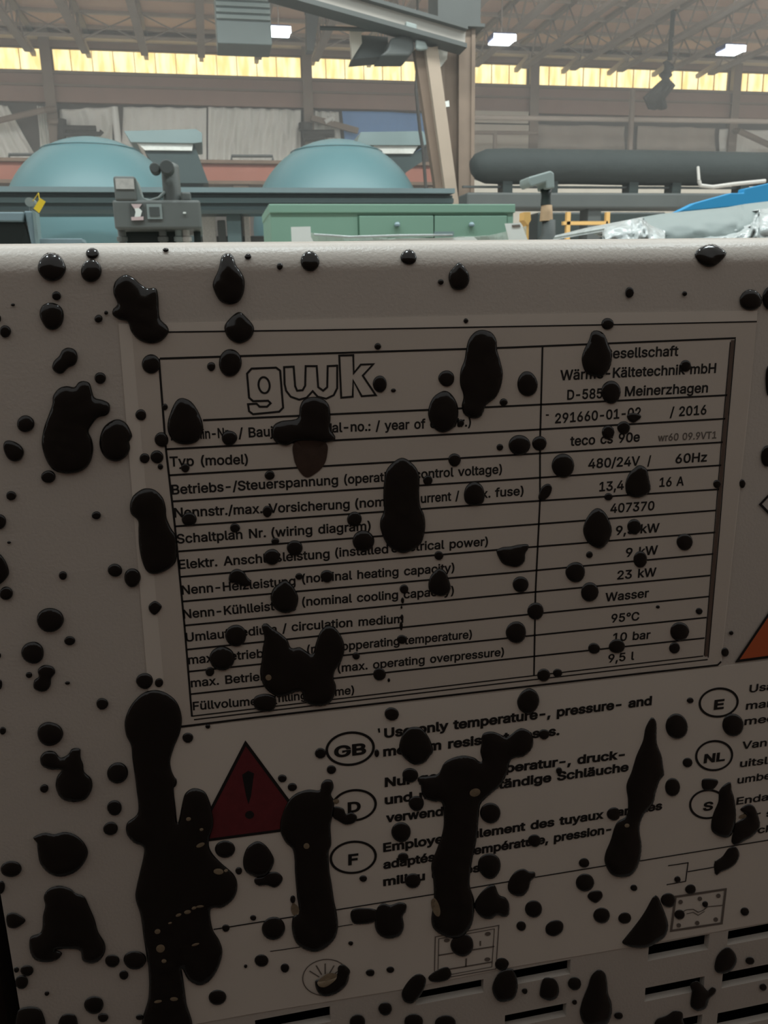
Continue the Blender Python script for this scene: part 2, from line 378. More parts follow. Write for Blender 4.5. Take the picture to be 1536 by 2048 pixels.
tag(MB().tube([at(836, 110, 10.6), at(832, 180, 10.6), at(840, 262, 10.6), at(846, 300, 10.6), at(852, 380, 10.6), (at(856, 430, 10.6).x, 10.6, 0)], .022, 8).tube([at(836, 110, 10.6), (at(836, 110, 10.6).x, 10.6, ZD - .005)], .015, 6).build('hanging_rope', K['cable'], smooth=True), 'dark rope hanging down just left of the diagonal brace', 'rope')
p0, p1 = at(1440, 262, 19.4), at(1560, 310, 19.4)
tag(MB().tube([at(1470, 262, 19.72), at(1478, 262, 19.4), at(1560, 300, 19.4), at(1640, 330, 19.72)], .07, 10).build('sloping_pipe', K['post']), 'brown pipe sloping down across the pale sheet at the far right', 'pipe')

# orange girder along the hall
a, b, c, d = span(-60, 327, 900, 362, 14)
t = thing('orange_girder', 'faded orange girder running behind the teal tanks', 'girder', ((a + b) / 2, 14, 0))
MB().box(a, b, 14.05, 14.2, c, d).build('web', K['orange'], t)
MB().box(a, b, 13.95, 14.3, d, d + .05).box(a, b, 13.95, 14.3, c - .05, c).build('flange', K['brown'], t)
for px in (-30, 480, 870):
    x = at(px, 345, 14).x; MB().box(x - .12, x + .12, 14.0, 14.24, 0, c - .05).build('post', K['brown'], t)
# railings on the girder
for px0, px1, py, lb in ((18, 78, 309, 'thin dark railing on the orange girder at the far left'), (463, 545, 312, 'thin dark railing on the orange girder between the tanks')):
    zb = d + .05; q0, q1 = at(px0, py, 14.1), at(px1, py, 14.1)
    g = MB().tube([(q0.x, 14.1, zb), q0, q1, (q1.x, 14.1, zb)], .025, 8)
    tag(g.build('railing', K['dgrey']), lb, 'railing')

# ------------------------------------------------------------------ discharge canopies behind the tanks
def canopy(top, strip, body, Yd, label):
    c0 = at(*body[0], Yd)
    t = thing('discharge_canopy', label, 'canopy', (c0.x, Yd, 0), 'sheet metal canopies behind the tanks')
    MB().outline(top, Yd, .9).build('roof_plate', K['canopy'], t)
    MB().outline(strip, Yd + .05, .7).build('light_strip', K['film'], t)
    MB().outline(body, Yd + .1, .7).build('side_sheet', K['rail'], t)
    lo = at((body[-1][0] + body[-2][0]) / 2, body[-1][1], Yd)
    MB().box(lo.x - .2, lo.x + .2, Yd + .2, Yd + .7, 0, lo.z + .05).build('stand', K['rail'], t)
canopy([(248, 262), (392, 258), (404, 266), (404, 284), (388, 286), (262, 284)], [(274, 286), (386, 287), (384, 301), (290, 300)], [(288, 300), (388, 287), (400, 320), (417, 366), (330, 366)], 11.0, 'grey sheet metal canopy leaning right behind the left teal tank')
canopy([(722, 264), (846, 262), (858, 284), (850, 290), (712, 290)], [(748, 291), (836, 292), (826, 307), (760, 307)], [(758, 306), (828, 306), (852, 292), (846, 322), (812, 345), (800, 364), (790, 364)], 11.0, 'grey green sheet metal canopy right of the centre teal tank')

# ------------------------------------------------------------------ teal tanks
def tank(pxc, ptop, rpx, Yd, label, low):
    p = at(pxc, ptop, Yd); r = size(Yd) * rpx * .97; cz = p.z - r
    t = thing('teal_tank', label, 'tank', (p.x, Yd, 0), 'teal domed tanks behind the dark rails')
    prof = [(r * .9, cz - r * .45)] + [(r * math.cos(a), cz + r * math.sin(a)) for a in np.linspace(-.45, math.pi / 2, 26)[:-1]] + [(0, cz + r)]
    MB().lathe(prof, (p.x, Yd), 56).build('dome', K['teal'], t, smooth=True)
    x0, x1 = at(low[0], 455, Yd - r * .55).x, at(low[1], 455, Yd - r * .55).x
    MB().box(x0, x1, Yd - r * .55, Yd + r * .5, 0, cz - r * .1).build('casing', K['teal'], t, bevel=.03)
    rr = math.sqrt(max(0, 1 - .86 ** 2)) * r
    MB().lathe([(rr + .012, cz + r * .855), (rr + .02, cz + r * .862), (rr + .002, cz + r * .872)], (p.x, Yd), 56).build('seam_ring', K['teal'], t, smooth=True)
tank(178, 275, 158, 9.0, 'teal domed tank at the left, behind the grey pump block', (66, 232))
tank(672, 280, 162, 9.0, 'teal domed tank in the middle, above the green cabinet', (492, 700))

# ------------------------------------------------------------------ dark rails in front of the tanks
a, b, c, d = span(-60, 377, 905, 424, 7.4)
t = thing('guard_rail_beam', 'long dark teal beam crossing in front of both teal tanks', 'beam', ((a + b) / 2, 7.4, 0))
MB().box(a, b, 7.4, 7.55, c, d - .05).build('web', K['rail'], t)
MB().box(a, b, 7.32, 7.62, d - .04, d).build('top_flange', K['rail_edge'], t)
MB().box(a, b, 7.36, 7.6, d - .12, d - .08).build('lip', K['rail'], t)
MB().box(a, b, 7.34, 7.6, c - .02, c + .01).build('bottom_flange', K['screen'], t)
for px in (-30, 468, 888):
    x = at(px, 455, 7.45).x; MB().box(x - .06, x + .06, 7.42, 7.54, 0, c).build('leg', K['rail'], t)

# clutter on the low base behind the rails
a, b, c, d = span(396, 455, 545, 490, 7.75)
t = thing('machine_base', 'low dark machine base with pale fittings between the two tanks', 'machine', ((a + b) / 2, 7.75, 0))
MB().box(a, b, 7.75, 8.05, 0, c + .08).build('plinth', K['dgrey'], t, bevel=.02)
for (x0, y0, x1, y1, m) in ((404, 424, 432, 462, 'plate'), (436, 440, 452, 470, 'dgrey'), (456, 424, 464, 486, 'plate'), (470, 420, 486, 490, 'screen'), (488, 424, 500, 486, 'plate')):
    MB().pbox(x0, y0, x1, max(y1, 488), 7.7, .2).build('fitting', K[m], t, bevel=.01)

# ------------------------------------------------------------------ big column with brace and girder
Y = 8.6
a, b, c, d = span(884, 88, 938, 405, Y)
xc = at(916, 240, Y).x; wc = size(Y) * 58
ztop = at(910, 55, Y).z
t = thing('steel_column', 'tall rusty steel column standing right of the centre teal tank', 'column', (xc, Y, 0))
MB().box(xc - wc / 2 - .02, xc - wc / 2 + .02, Y, Y + .3, 0, ztop).box(xc + wc / 2 - .02, xc + wc / 2 + .02, Y, Y + .3, 0, ztop).build('flange', K['column'], t)
MB().box(xc - wc / 2 + .02, xc + wc / 2 - .02, Y + .1, Y + .14, 0, ztop).build('web', K['brown'], t)
MB().box(xc + .015, xc + wc / 2 - .02, Y + .02, Y + .1, 0, ztop).build('cover_strip', K['column'], t)
MB().box(xc - wc / 2 - .1, xc + wc / 2 + .1, Y - .06, Y + .36, ztop, ztop + .03).build('cap_plate', K['dgrey'], t)
MB().box(xc - wc / 2 - .06, xc + wc / 2 + .06, Y - .04, Y + .34, ztop + .03, ZD + .0).build('upper_shaft', K['dgrey'], t)
q = MB().outline([(870, 92), (896, 90), (894, 118), (877, 140), (872, 118)], Y - .02, .03); q.build('gusset_plate', K['film'], t)
MB().outline([(889, 203), (898, 201), (899, 213), (890, 214)], Y - .01, .05).build('tag_plate', K['white'], t)
tb = thing('diagonal_brace', 'pale beige diagonal brace leaning against the foot of the column', 'brace', at(895, 405, Y - .3))
A0, A1 = at(860, 98, Y - .12), at(916, 452, Y - .12)
def ext(P, Q, z): return P + (Q - P) * ((z - P.z) / (Q.z - P.z))
A1 = ext(A0, A1, .0)
A1 = at(906, 405, Y - .12) + (at(906, 405, Y - .12) - A0) * .32; A1.x = at(915, 455, Y - .12).x
MB().bar(A0, A1, .125, .13, (0, 1, 0)).build('beam', K['brace'], tb)
B0, B1 = A0 + Vector((-.11, .06, 0)), A1 + Vector((-.09, .06, 0))
MB().bar(B0, B1, .09, .1, (0, 1, 0)).build('back_plate', K['brown'], tb)
z1 = A1.z
MB().box(A1.x - .1, A1.x + .1, A1.y - .1, A1.y + .12, 0, z1 + .05).build('shoe', K['brown'], tb)
tg = thing('sloping_girder', 'pale grey girder sloping down from the upper left to the column top', 'girder', at(930, 92, Y - .2))
top = [(540, -62), (760, -2), (932, 50)]; 
G = Y - .25
MB().outline([(540, -62), (932, 52), (930, 92), (540, -20)], G, .05).build('web', K['raker'], tg)
MB().outline([(540, -66), (936, 50), (936, 58), (540, -58)], G - .08, .26).build('top_flange', K['dgrey'], tg)
MB().outline([(540, -26), (934, 86), (934, 95), (540, -15)], G - .08, .26).build('bottom_flange', K['dgrey'], tg)
MB().outline([(812, 42), (834, 48), (834, 66), (812, 60)], G - .06, .06).build('splice_plate', K['heater'], tg, bevel=.01)
tj = thing('girder_clamp', 'dark grey clamp hanging under the sloping girder left of the column', 'clamp', at(810, 110, Y))
MB().outline([(782, 76), (808, 70), (826, 76), (830, 98), (820, 112), (760, 112), (776, 98)], Y - .2, .4).build('jaw', K['dgrey'], tj, bevel=.02)
MB().outline([(832, 78), (852, 82), (858, 98), (842, 100), (832, 98)], Y - .25, .05).build('knuckle', K['heater'], tj, bevel=.02)
MB().outline([(722, 70), (776, 74), (776, 112), (706, 118)], Y + .1, .3).build('arm', K['dgrey'], tj)
MB().outline([(700, 62), (722, 60), (724, 86), (704, 118), (702, 90)], Y + .05, .06).build('end_plate', K['cream'], tj)
MB().tube([at(640, 56, Y), at(830, 62, Y)], .02, 8).build('tie_rod', K['dgrey'], tj)
tp = thing('roof_post', 'grey steel post hanging from the roof between heater and girder', 'post', at(622, 100, 17))
MB().outline([(614, 18), (640, 18), (628, 100), (614, 100)], 17, .3).build('shaft', K['dgrey'], tp)
q = at(627, 18, 17)
MB().box(q.x - .14, q.x + .14, 17, 17.3, q.z - .02, ZD - .58 if ZD - .58 > q.z else ZD).build('head', K['dgrey'], tp)

# ------------------------------------------------------------------ black roll and lower beam at the right
Yr = 8.0; r = size(Yr) * 32
pts = [at(x, y, Yr) for x, y in ((944, 336), (952, 334), (972, 333), (1010, 333), (1150, 334), (1300, 336), (1450, 338), (1620, 340))]
t = thing('wrapped_pipe', 'thick black wrapped pipe lying along the right side of the hall', 'pipe', (pts[3].x, Yr, 0))
MB().tube(pts, r, 24, [r * .45, r * .72, r * .95, r * 1.0, r * .98, r * 1.02, r, r]).build('sleeve', K['roll'], t, smooth=True)
zb = pts[3].z - r
for px in (1010, 1100, 1260, 1345, 1480):
    x = at(px, 380, Yr).x; MB().box(x - .05, x + .05, Yr - .08, Yr + .08, at(px, 392, Yr).z, zb + .06).build('saddle', K['screen'], t)
xa, xb = at(925, 378, Yr).x, at(1620, 378, Yr).x
MB().box(xa, xb, Yr - .02, Yr + .02, at(1200, 377, Yr).z, at(1200, 373, Yr).z).build('tie_bar', K['dgrey'], t)
MB().box(xa, xb, Yr - .15, Yr + .15, at(1200, 420, Yr).z, at(1200, 389, Yr).z).build('bearer', K['dgrey'], t, bevel=.02)
for px in (960, 1180, 1400):
    x = at(px, 440, Yr).x; MB().box(x - .07, x + .07, Yr - .1, Yr + .1, 0, at(px, 420, Yr).z).build('leg', K['dgrey'], t)
tag(MB().pbox(925, 362, 1640, 392, 13, .3, True).build('pale_block_wall', K['cream']), 'low pale wall seen through the gap under the black pipe', 'low wall')
tag(MB().pbox(1075, 424, 1330, 490, 9.5, .5, True).build('dark_cabinet', K['screen'], bevel=.02), 'dark cabinet row behind the yellow barrier at the right', 'cabinet')
tag(MB().tube([at(1396, 335, 7.81), at(1398, 362, 7.6)], .015, 8).tube([at(1398, 362, 7.6), at(1401, 371, 7.6), at(1425, 374, 7.6), at(1470, 368, 7.6), at(1530, 362, 7.6)], .02, 8).build('hanging_hose', K['plate']), 'grey hose hanging below the black pipe at the right', 'hose')

t = thing('tube_barrier', 'thin yellow tube barrier standing in front of the dark cabinet row', 'barrier', at(1175, 440, 7))
q0, q1 = at(1138, 424, 7), at(1217, 424, 7); zz = at(1175, 446, 7).z
MB().box(q0.x - .018, q0.x + .018, 7, 7.04, 0, q0.z).build('upright', K['yel_frame'], t); MB().box(q1.x - .018, q1.x + .018, 7, 7.04, 0, q1.z).build('upright', K['yel_frame'], t)
MB().box(q0.x - .05, q1.x, 7.0, 7.04, zz - .015, zz + .015).build('crossbar', K['yel_frame'], t)

# ------------------------------------------------------------------ robot arm with tan cloth
Y = 4.2; sc = size(Y)
t = thing('tool_arm', 'grey tool arm on a post with tan cloth tied round its neck', 'machine arm', (at(1108, 480, Y).x, Y, 0))
MB().outline([(1057, 354), (1102, 341), (1109, 346), (1110, 376), (1094, 378), (1092, 364), (1062, 374), (1057, 366)], Y, .14).build('head', K['heater'], t, bevel=.008)
MB().lathe([(sc * 10, at(1103, 408, Y).z), (sc * 9, at(1103, 388, Y).z), (sc * 12, at(1103, 376, Y).z), (0.001, at(1103, 374, Y).z)], (at(1102, 390, Y).x, Y + .07), 20).build('neck', K['screen'], t, smooth=True)
MB().lathe([(sc * 13, at(1105, 440, Y).z), (sc * 12, at(1105, 424, Y).z), (sc * 10.5, at(1104, 408, Y).z), (0.001, at(1104, 406, Y).z)], (at(1103, 420, Y).x, Y + .07), 20).build('cloth_wrap', K['cloth'], t, smooth=True)
MB().lathe([(sc * 30, 0), (sc * 30, at(1110, 490, Y).z), (sc * 14, at(1108, 468, Y).z), (sc * 13, at(1105, 438, Y).z), (0.001, at(1105, 436, Y).z)], (at(1107, 460, Y).x, Y + .07), 24).build('pedestal', K['dgrey'], t, smooth=True)
tag(MB().outline([(1049, 424), (1061, 424), (1062, 440), (1056, 450), (1048, 440)], 4.6, .08).outline([(1052, 436), (1058, 436), (1058, 450), (1052, 450)], 4.62, .05).box(at(1052, 445, 4.62).x, at(1058, 445, 4.62).x, 4.62, 4.67, 0, at(1055, 448, 4.62).z).build('yellow_plug', K['yel_frame']), 'ochre plug on a stem left of the tool arm', 'plug')

# ------------------------------------------------------------------ green cabinet
Y = 3.6
a, b, c, d = span(541, 410, 1027, 490, Y)
t = thing('green_cabinet', 'sage green steel cabinet standing below the centre teal tank', 'cabinet', ((a + b) / 2, Y, 0))
MB().box(a, b, Y, Y + .5, 0, d).build('body', K['green'], t, bevel=.006)
MB().box(a - .004, b + .004, Y - .012, Y + .5, d - .035, d + .003).build('lid', K['green'], t, bevel=.004)
for x0, x1 in ((718, 866), (868, 1012)):
    e, f, g, h = span(x0, 432, x1, 476, Y)
    MB().box(e - .006, f + .006, Y - .002, Y, g - .006, h + .006).build('door_gap', K['green_dark'], t)
    dr = MB().box(e, f, Y - .012, Y - .002, g, h).build('door', K['green'], t, bevel=.003)
    k = at((x0 + x1) / 2, 450, Y); MB().lathe([(.012, k.z - .008), (.014, k.z), (.008, k.z + .01), (.0, k.z + .011)], (k.x, Y - .025), 14).box(k.x - .005, k.x + .005, Y - .02, Y - .012, k.z - .006, k.z + .006).build('knob', K['steel'], dr)

# film wrapped stack with paper labels in front of the green cabinet
Y = 2.6
t = thing('wrapped_pallet_load', 'film wrapped flat load with white paper sheets before the green cabinet', 'wrapped load', (at(820, 485, Y).x, Y, 0))
z0 = at(820, 484, Y).z
MB().box(at(600, 485, Y).x, at(1040, 485, Y).x, Y, Y + .5, 0, z0).build('load', K['film'], t, bevel=.01)
fm = MB(); n = 30
up = []; dn = []
for i in range(n + 1):
    px = 590 + (1052 - 590) * i / n
    u = i / n
    py = 466 + 10 * math.sin(u * math.pi) + 3 * noise.noise(Vector((u * 9, 0, 0)))
    if u < .1: py -= 12 * (1 - u / .1)
    if u > .85: py -= 14 * (u - .85) / .15
    up.append(at(px, py, Y - .03 + .02 * noise.noise(Vector((u * 14, 3, 0))))); dn.append(at(px, 500, Y - .02))
for i in range(n): fm.quad([up[i], up[i + 1], dn[i + 1], dn[i]])
fm.bm.verts.ensure_lookup_table()
o = fm.build('stretch_film', K['clear'], t, smooth=False)
sd = o.modifiers.new('thickness', 'SOLIDIFY'); sd.thickness = .004
MB().tube([at(628, 469, Y - .05), at(700, 474, Y - .05), at(800, 471, Y - .05), at(905, 470, Y - .05)], .004, 6).build('film_fold', K['wrap'], t, smooth=True)
MB().outline([(708, 482), (800, 478), (948, 474), (955, 480), (950, 489), (708, 489)], Y - .045, .01).build('strap', K['white'], t)
MB().outline([(869, 463), (908, 463), (908, 473), (869, 473)], Y - .05, .004).build('label_slip', K['canopy'], t)
for pix, lb in (([(582, 454), (621, 453), (622, 474), (634, 496), (584, 496)], 'white paper sheet folded over the left end of the film wrapped load'),
                ([(1010, 447), (1042, 446), (1062, 496), (1022, 496)], 'white paper sheet leaning at the right end of the film wrapped load')):
    tag(MB().outline(pix, Y - .07, .004).build('paper_sheet', K['white']), lb, 'paper')
MB().outline([(1024, 450), (1040, 449), (1041, 454), (1025, 455)], Y - .0725, .002).build('paper_print', K['grey_ink'], bpy.data.objects['paper_sheet.001'])

# ------------------------------------------------------------------ grey pump block
Y = 3.0
a, b, c, d = span(227, 400, 402, 458, Y)
t = thing('pump_block', 'dark grey pump block with stickers standing on bolts at the left', 'machine', ((a + b) / 2, Y, 0))
MB().box(a, b, Y, Y + .35, c, d).build('body', K['block'], t, bevel=.008)
MB().pbox(228, 352, 272, 402, Y - .002, .22).build('control_box', K['block'], t, bevel=.008)
MB().outline([(270, 354), (276, 372), (282, 392), (292, 400), (268, 402)], Y + .02, .2).build('side_fillet', K['heater'], t)
MB().pbox(231, 357, 268, 378, Y - .006, .004).build('type_plate', K['plate'], t)
zc0, zc1 = at(342, 402, Y).z, at(342, 330, Y).z; xm = at(341, 365, Y).x; rr = size(Y) * 16
MB().lathe([(rr * 1.1, zc0), (rr, zc0 + .02), (rr, zc1), (rr * .9, zc1 + .012), (rr * .4, zc1 + .02), (.0, zc1 + .025)], (xm, Y + .08), 28).build('cylinder', K['block'], t, smooth=True)
for px, py, r_, dy in ((310, 337, 9, 0.0), (334, 335, 12, -.03)):
    p = at(px, py, Y + dy); rk = size(Y) * r_
    MB().tube([(p.x, p.y - .02, p.z), (p.x, p.y + .05, p.z)], rk, 16).build('knob', K['dgrey'], t, bevel=.004)
MB().tube([at(310, 337, Y + .04), at(338, 337, Y + .04)], .008, 8).build('spindle', K['dgrey'], t)
MB().tube([at(283, 398, Y + .06), at(300, 402, Y + .06), at(318, 396, Y + .06), at(330, 384, Y + .06)], .006, 8).build('conduit', K['heater'], t, smooth=True)
MB().pbox(362, 384, 382, 402, Y + .02, .05).build('valve', K['block'], t, bevel=.006)
st_ = MB().pbox(261, 407, 287, 440, Y - .006, .004).build('warning_sticker', K['dgrey'], t)
MB().outline([(262, 408), (284, 408), (278, 416), (268, 417)], Y - .009, .002).outline([(262, 434), (287, 433), (287, 440), (263, 441)], Y - .009, .002).build('pink_band', K['red_plate'], st_)
MB().outline([(269, 417), (278, 416), (284, 422), (281, 433), (269, 434), (271, 424)], Y - .009, .002).build('white_mark', K['white'], st_)
fr = MB().pbox(294, 408, 324, 438, Y - .006, .004).build('diagram_sticker', K['heater'], t)
MB().pbox(299, 414, 319, 432, Y - .009, .002).build('dark_square', K['dgrey'], fr)
MB().outline([(366, 424), (372, 424), (372, 427), (366, 427)], Y - .008, .004).build('rivet', K['white'], t)
for px, m in ((244, 'block'), (326, 'block'), (358, 'heater'), (372, 'plate')):
    p = at(px, 470, Y + .06)
    MB().lathe([(.012, 0.0), (.012, at(px, 482, Y).z), (.02, at(px, 480, Y).z), (.02, at(px, 472, Y).z), (.014, at(px, 470, Y).z), (.014, c + .005), (0, c + .006)], (p.x, Y + .06), 12).build('foot_bolt', K[m], t)
for x0, x1 in ((252, 318), (330, 354), (388, 402)):
    e, f, g, h = span(x0, 456, x1, 500, Y + .1); MB().box(e, f, Y + .12, Y + .3, 0, c + .004).build('support', K['screen'], t)

# ------------------------------------------------------------------ screen box with yellow tag at far left
Y = 2.2
t = thing('operator_panel', 'dark operator panel with pale top edge at the far left', 'control panel', (at(20, 470, Y).x, Y, 0))
MB().outline([(-60, 441), (46, 442), (66, 496), (-60, 496)], Y, .05).build('screen', K['screen'], t)
e = at(-10, 496, Y); MB().box(at(-60, 490, Y).x, at(60, 490, Y).x, Y + .01, Y + .3, 0, e.z).build('desk', K['dgrey'], t)
MB().outline([(-60, 424), (48, 424), (45, 443), (-60, 442)], Y - .02, .08).build('top_edge', K['steel'], t, bevel=.003)
MB().outline([(48, 422), (63, 422), (76, 496), (64, 496)], Y - .01, .07).build('side_frame', K['steel'], t, bevel=.003)
MB().outline([(64, 420), (71, 424), (78, 496), (72, 496)], Y - .03, .05).build('side_lip', K['canopy'], t)
MB().outline([(76, 477), (164, 477), (166, 485), (160, 491), (76, 491)], Y - .01, .07).build('side_shelf', K['steel'], t, bevel=.002)
p = at(59, 404, Y); MB().tube([(p.x, Y, p.z), (p.x, Y + .04, p.z)], .012, 12).tube([at(60, 404, Y + .02), at(62, 424, Y + .02)], .004, 8).build('hinge_knob', K['heater'], t)
tag(MB().outline([(80, 396), (91, 403), (78, 426), (67, 417)], Y - .05, .003).tube([at(79, 400, Y - .048), at(77, 386, Y - .045), at(66, 402, Y - .004)], .0012, 6).build('yellow_tag', K['yellow']), 'small yellow tag tied on the operator panel at the far left', 'tag')

# ------------------------------------------------------------------ blue board and film wrapped bundle at right
Y = 3.2
t = thing('blue_board', 'bright blue board sloping up at the right edge of the view', 'board', (at(1480, 420, Y).x, Y, 0))
MB().outline([(1354, 424), (1390, 406), (1462, 386), (1488, 386), (1490, 377), (1620, 348), (1620, 420), (1480, 412)], Y, .05).build('face', K['cyan'], t, bevel=.004)
q = at(1500, 412, Y); MB().box(q.x - .1, q.x + .5, Y + .06, Y + .12, 0, q.z + .05).build('stand', K['dgrey'], t)
Y = 2.4
t = thing('wrapped_bundle', 'grey bundle in crinkled stretch film below the blue board', 'wrapped load', (at(1400, 485, Y).x, Y, 0))
def lumpy(top, Yd, bot, amp, nx, nz, seed, deep):
    g = MB(); rows = []
    for j in range(nz + 1):
        v = j / nz; row = []
        for i in range(nx + 1):
            u = i / nx * (len(top) - 1); k = min(int(u), len(top) - 2); fr_ = u - k
            tx = top[k][0] * (1 - fr_) + top[k + 1][0] * fr_; ty = top[k][1] * (1 - fr_) + top[k + 1][1] * fr_
            py = ty + (bot - ty) * v
            yy = Yd - deep * math.sin(min(1, v * 1.6) * math.pi / 2) + amp * noise.noise(Vector((u * 2.2 + v, v * 7, seed))) + amp * .5 * noise.noise(Vector((u * 6, v * 14, seed + 5)))
            row.append(g.bm.verts.new(at(tx, py, yy)))
        rows.append(row)
    for j in range(nz):
        for i in range(nx): g.bm.faces.new((rows[j][i], rows[j + 1][i], rows[j + 1][i + 1], rows[j][i + 1]))
    back = [g.bm.verts.new(v.co + Vector((0, .4, 0))) for v in rows[0]]
    for i in range(nx): g.bm.faces.new((rows[0][i], rows[0][i + 1], back[i + 1], back[i]))
    return g
lumpy([(1205, 463), (1212, 452), (1260, 440), (1285, 434), (1300, 450), (1330, 462)], Y - .12, 505, .03, 40, 14, 3, .1).build('film_corner', K['wrap'], t, smooth=True)
lumpy([(1285, 434), (1320, 428), (1400, 420), (1470, 413), (1490, 408), (1540, 402), (1640, 392)], Y, 505, .012, 60, 14, 8, .12).build('grey_core', K['heater'], t, smooth=True)
lumpy([(1310, 484), (1380, 474), (1450, 462), (1500, 440), (1520, 418), (1640, 404)], Y - .06, 505, .04, 60, 16, 12, .14).build('film_skirt', K['wrap'], t, smooth=True)
x0, x1 = at(1230, 490, Y).x, at(1640, 490, Y).x
MB().box(x0, x1, Y + .02, Y + .35, 0, at(1400, 487, Y).z).build('pallet', K['dgrey'], t)

# ------------------------------------------------------------------ the machine in front: sheet metal front with a rolled top edge
PLX = 0.24 / FPX                    # nominal metres per pixel on the front sheet
UL, UR = -.0795, .40                # left and right side of the unit
ZBEND = CAM.z + .0072; RB = .0087   # where the rolled edge starts, and its radius
ZTOP = ZBEND + RB
def surf(px, py):                   # point and outward normal of the front sheet seen at a pixel
    d = ray(px, py); t = .24 / d.y; p = CAM + d * t
    if p.z <= ZBEND: return p, Vector((0, -1, 0))
    # rolled edge: cylinder about the X direction
    cy, cz = RB, ZBEND
    ay, az = CAM.y - cy, CAM.z - cz
    A = d.y ** 2 + d.z ** 2; B = 2 * (ay * d.y + az * d.z); C = ay * ay + az * az - RB * RB
    q = B * B - 4 * A * C
    t = (-B - math.sqrt(q)) / (2 * A) if q > 0 else -B / (2 * A)
    p = CAM + d * t
    n = Vector((0, p.y - cy, p.z - cz)).normalized()
    return Vector((p.x, cy, cz)) + n * RB, n
def pz(px, py):
    p = at(px, py, 0); return p.x, p.z

unit = thing('temperature_control_unit', 'pale grey machine front with printed rating stickers, spattered all over with black tar', 'machine', ((UL + UR) / 2, .3, 0))
slots = []
for q in ([(834, 1989), (967, 1953), (967, 1987), (832, 2008)], [(1000, 1945), (1140, 1920), (1140, 1953), (1000, 1970)],
          [(1298, 1890), (1418, 1869), (1416, 1901), (1297, 1920)], [(1457, 1862), (1585, 1838), (1582, 1868), (1455, 1889)],
          [(1446, 1945), (1575, 1922), (1572, 1952), (1443, 1975)], [(1291, 1975), (1407, 1954), (1407, 1980), (1290, 2003)],
          [(1010, 2031), (1133, 2006), (1131, 2034), (1010, 2056)], [(512, 2041), (660, 2012), (660, 2045), (512, 2070)],
          [(1436, 2024), (1560, 2003), (1560, 2035), (1436, 2058)], [(1285, 2052), (1402, 2031), (1402, 2060), (1285, 2082)],
          [(822, 2078), (960, 2050), (960, 2080), (822, 2105)]):
    a = [pz(*p) for p in q]
    slots.append((min(a[0][0], a[3][0]), max(a[1][0], a[2][0]), (a[2][1] + a[3][1]) / 2, (a[0][1] + a[1][1]) / 2))
Z0 = CAM.z - .46
vs = [(UL, Z0), (UR, Z0), (UR, ZBEND), (UL, ZBEND)]; fs = [[0, 1, 2, 3]]
for x0, x1, z0, z1 in slots:
    k = len(vs); vs += [(x0, z0), (x1, z0), (x1, z1), (x0, z1)]; fs.append([k, k + 1, k + 2, k + 3])
V, E_, F, *_r = delaunay_2d_cdt([Vector(v) for v in vs], [], fs, 1, 1e-7)
pm = MB()
bv = [pm.bm.verts.new((v.x, 0, v.y)) for v in V]
for f in F:
    cx = sum(V[i].x for i in f) / len(f); cz = sum(V[i].y for i in f) / len(f)
    if any(x0 < cx < x1 and z0 < cz < z1 for x0, x1, z0, z1 in slots): continue
    fc = [bv[i] for i in f]
    nrm = (fc[1].co - fc[0].co).cross(fc[2].co - fc[0].co)
    pm.bm.faces.new(fc if nrm.y < 0 else fc[::-1])
for x0, x1, z0, z1 in slots:
    c = [(x0, z0), (x1, z0), (x1, z1), (x0, z1)]
    for i in range(4):
        (xa, za), (xb, zb) = c[i], c[(i + 1) % 4]
        pm.quad([(xa, 0, za), (xa, .003, za), (xb, .003, zb), (xb, 0, zb)])
prev = None
NA = 24
for k in range(NA + 1):             # the roll, then the top sheet
    a = math.pi / 2 * k / NA
    y, z = RB - RB * math.cos(a), ZBEND + RB * math.sin(a)
    cur = (pm.bm.verts.new((UL, y, z)), pm.bm.verts.new((UR, y, z)))
    if prev: pm.bm.faces.new((prev[0], prev[1], cur[1], cur[0]))
    prev = cur
cur = (pm.bm.verts.new((UL, .6, ZTOP)), pm.bm.verts.new((UR, .6, ZTOP)))
pm.bm.faces.new((prev[0], prev[1], cur[1], cur[0]))
front = pm.build('front_panel', K['panel'], unit, smooth=True, fix=False)
cb = MB().box(UL, UL + .004, .0002, .6, .08, ZBEND).box(UR - .004, UR, .0002, .6, .08, ZBEND).box(UL, UR, .596, .6, .08, ZTOP - .002)
cb.box(UL, UR, .001, .6, .08, .084).box(UL, UR, .0002, .004, .08, Z0 - .003)
cb.build('side_panels', K['panel'], unit)
MB().box(UL + .01, UR - .01, .035, .04, Z0 + .02, ZBEND - .05).build('slot_shade_plate', K['dark'], unit)  # near-black plate painting in the shade inside, behind the vent slots
tag(MB().box(-.62, UL - .012, .012, .5, 0, 1.12).build('neighbouring_cabinet', K['dark_red'], bevel=.01), 'dark reddish cabinet edge at the lower left corner beside the grey machine', 'cabinet')
sb = slots[2]; MB().tube([(sb[0] - .01, .022, sb[2] - .001), (sb[1] + .01, .026, sb[3] + .001)], .007, 14).build('inner_pipe', K['chrome'], unit, smooth=True)
for x in (UL + .05, UR - .05):
    for y in (.06, .54): MB().tube([(x, y, 0), (x, y, .085)], .025, 16).build('caster_foot', K['dark'], unit)

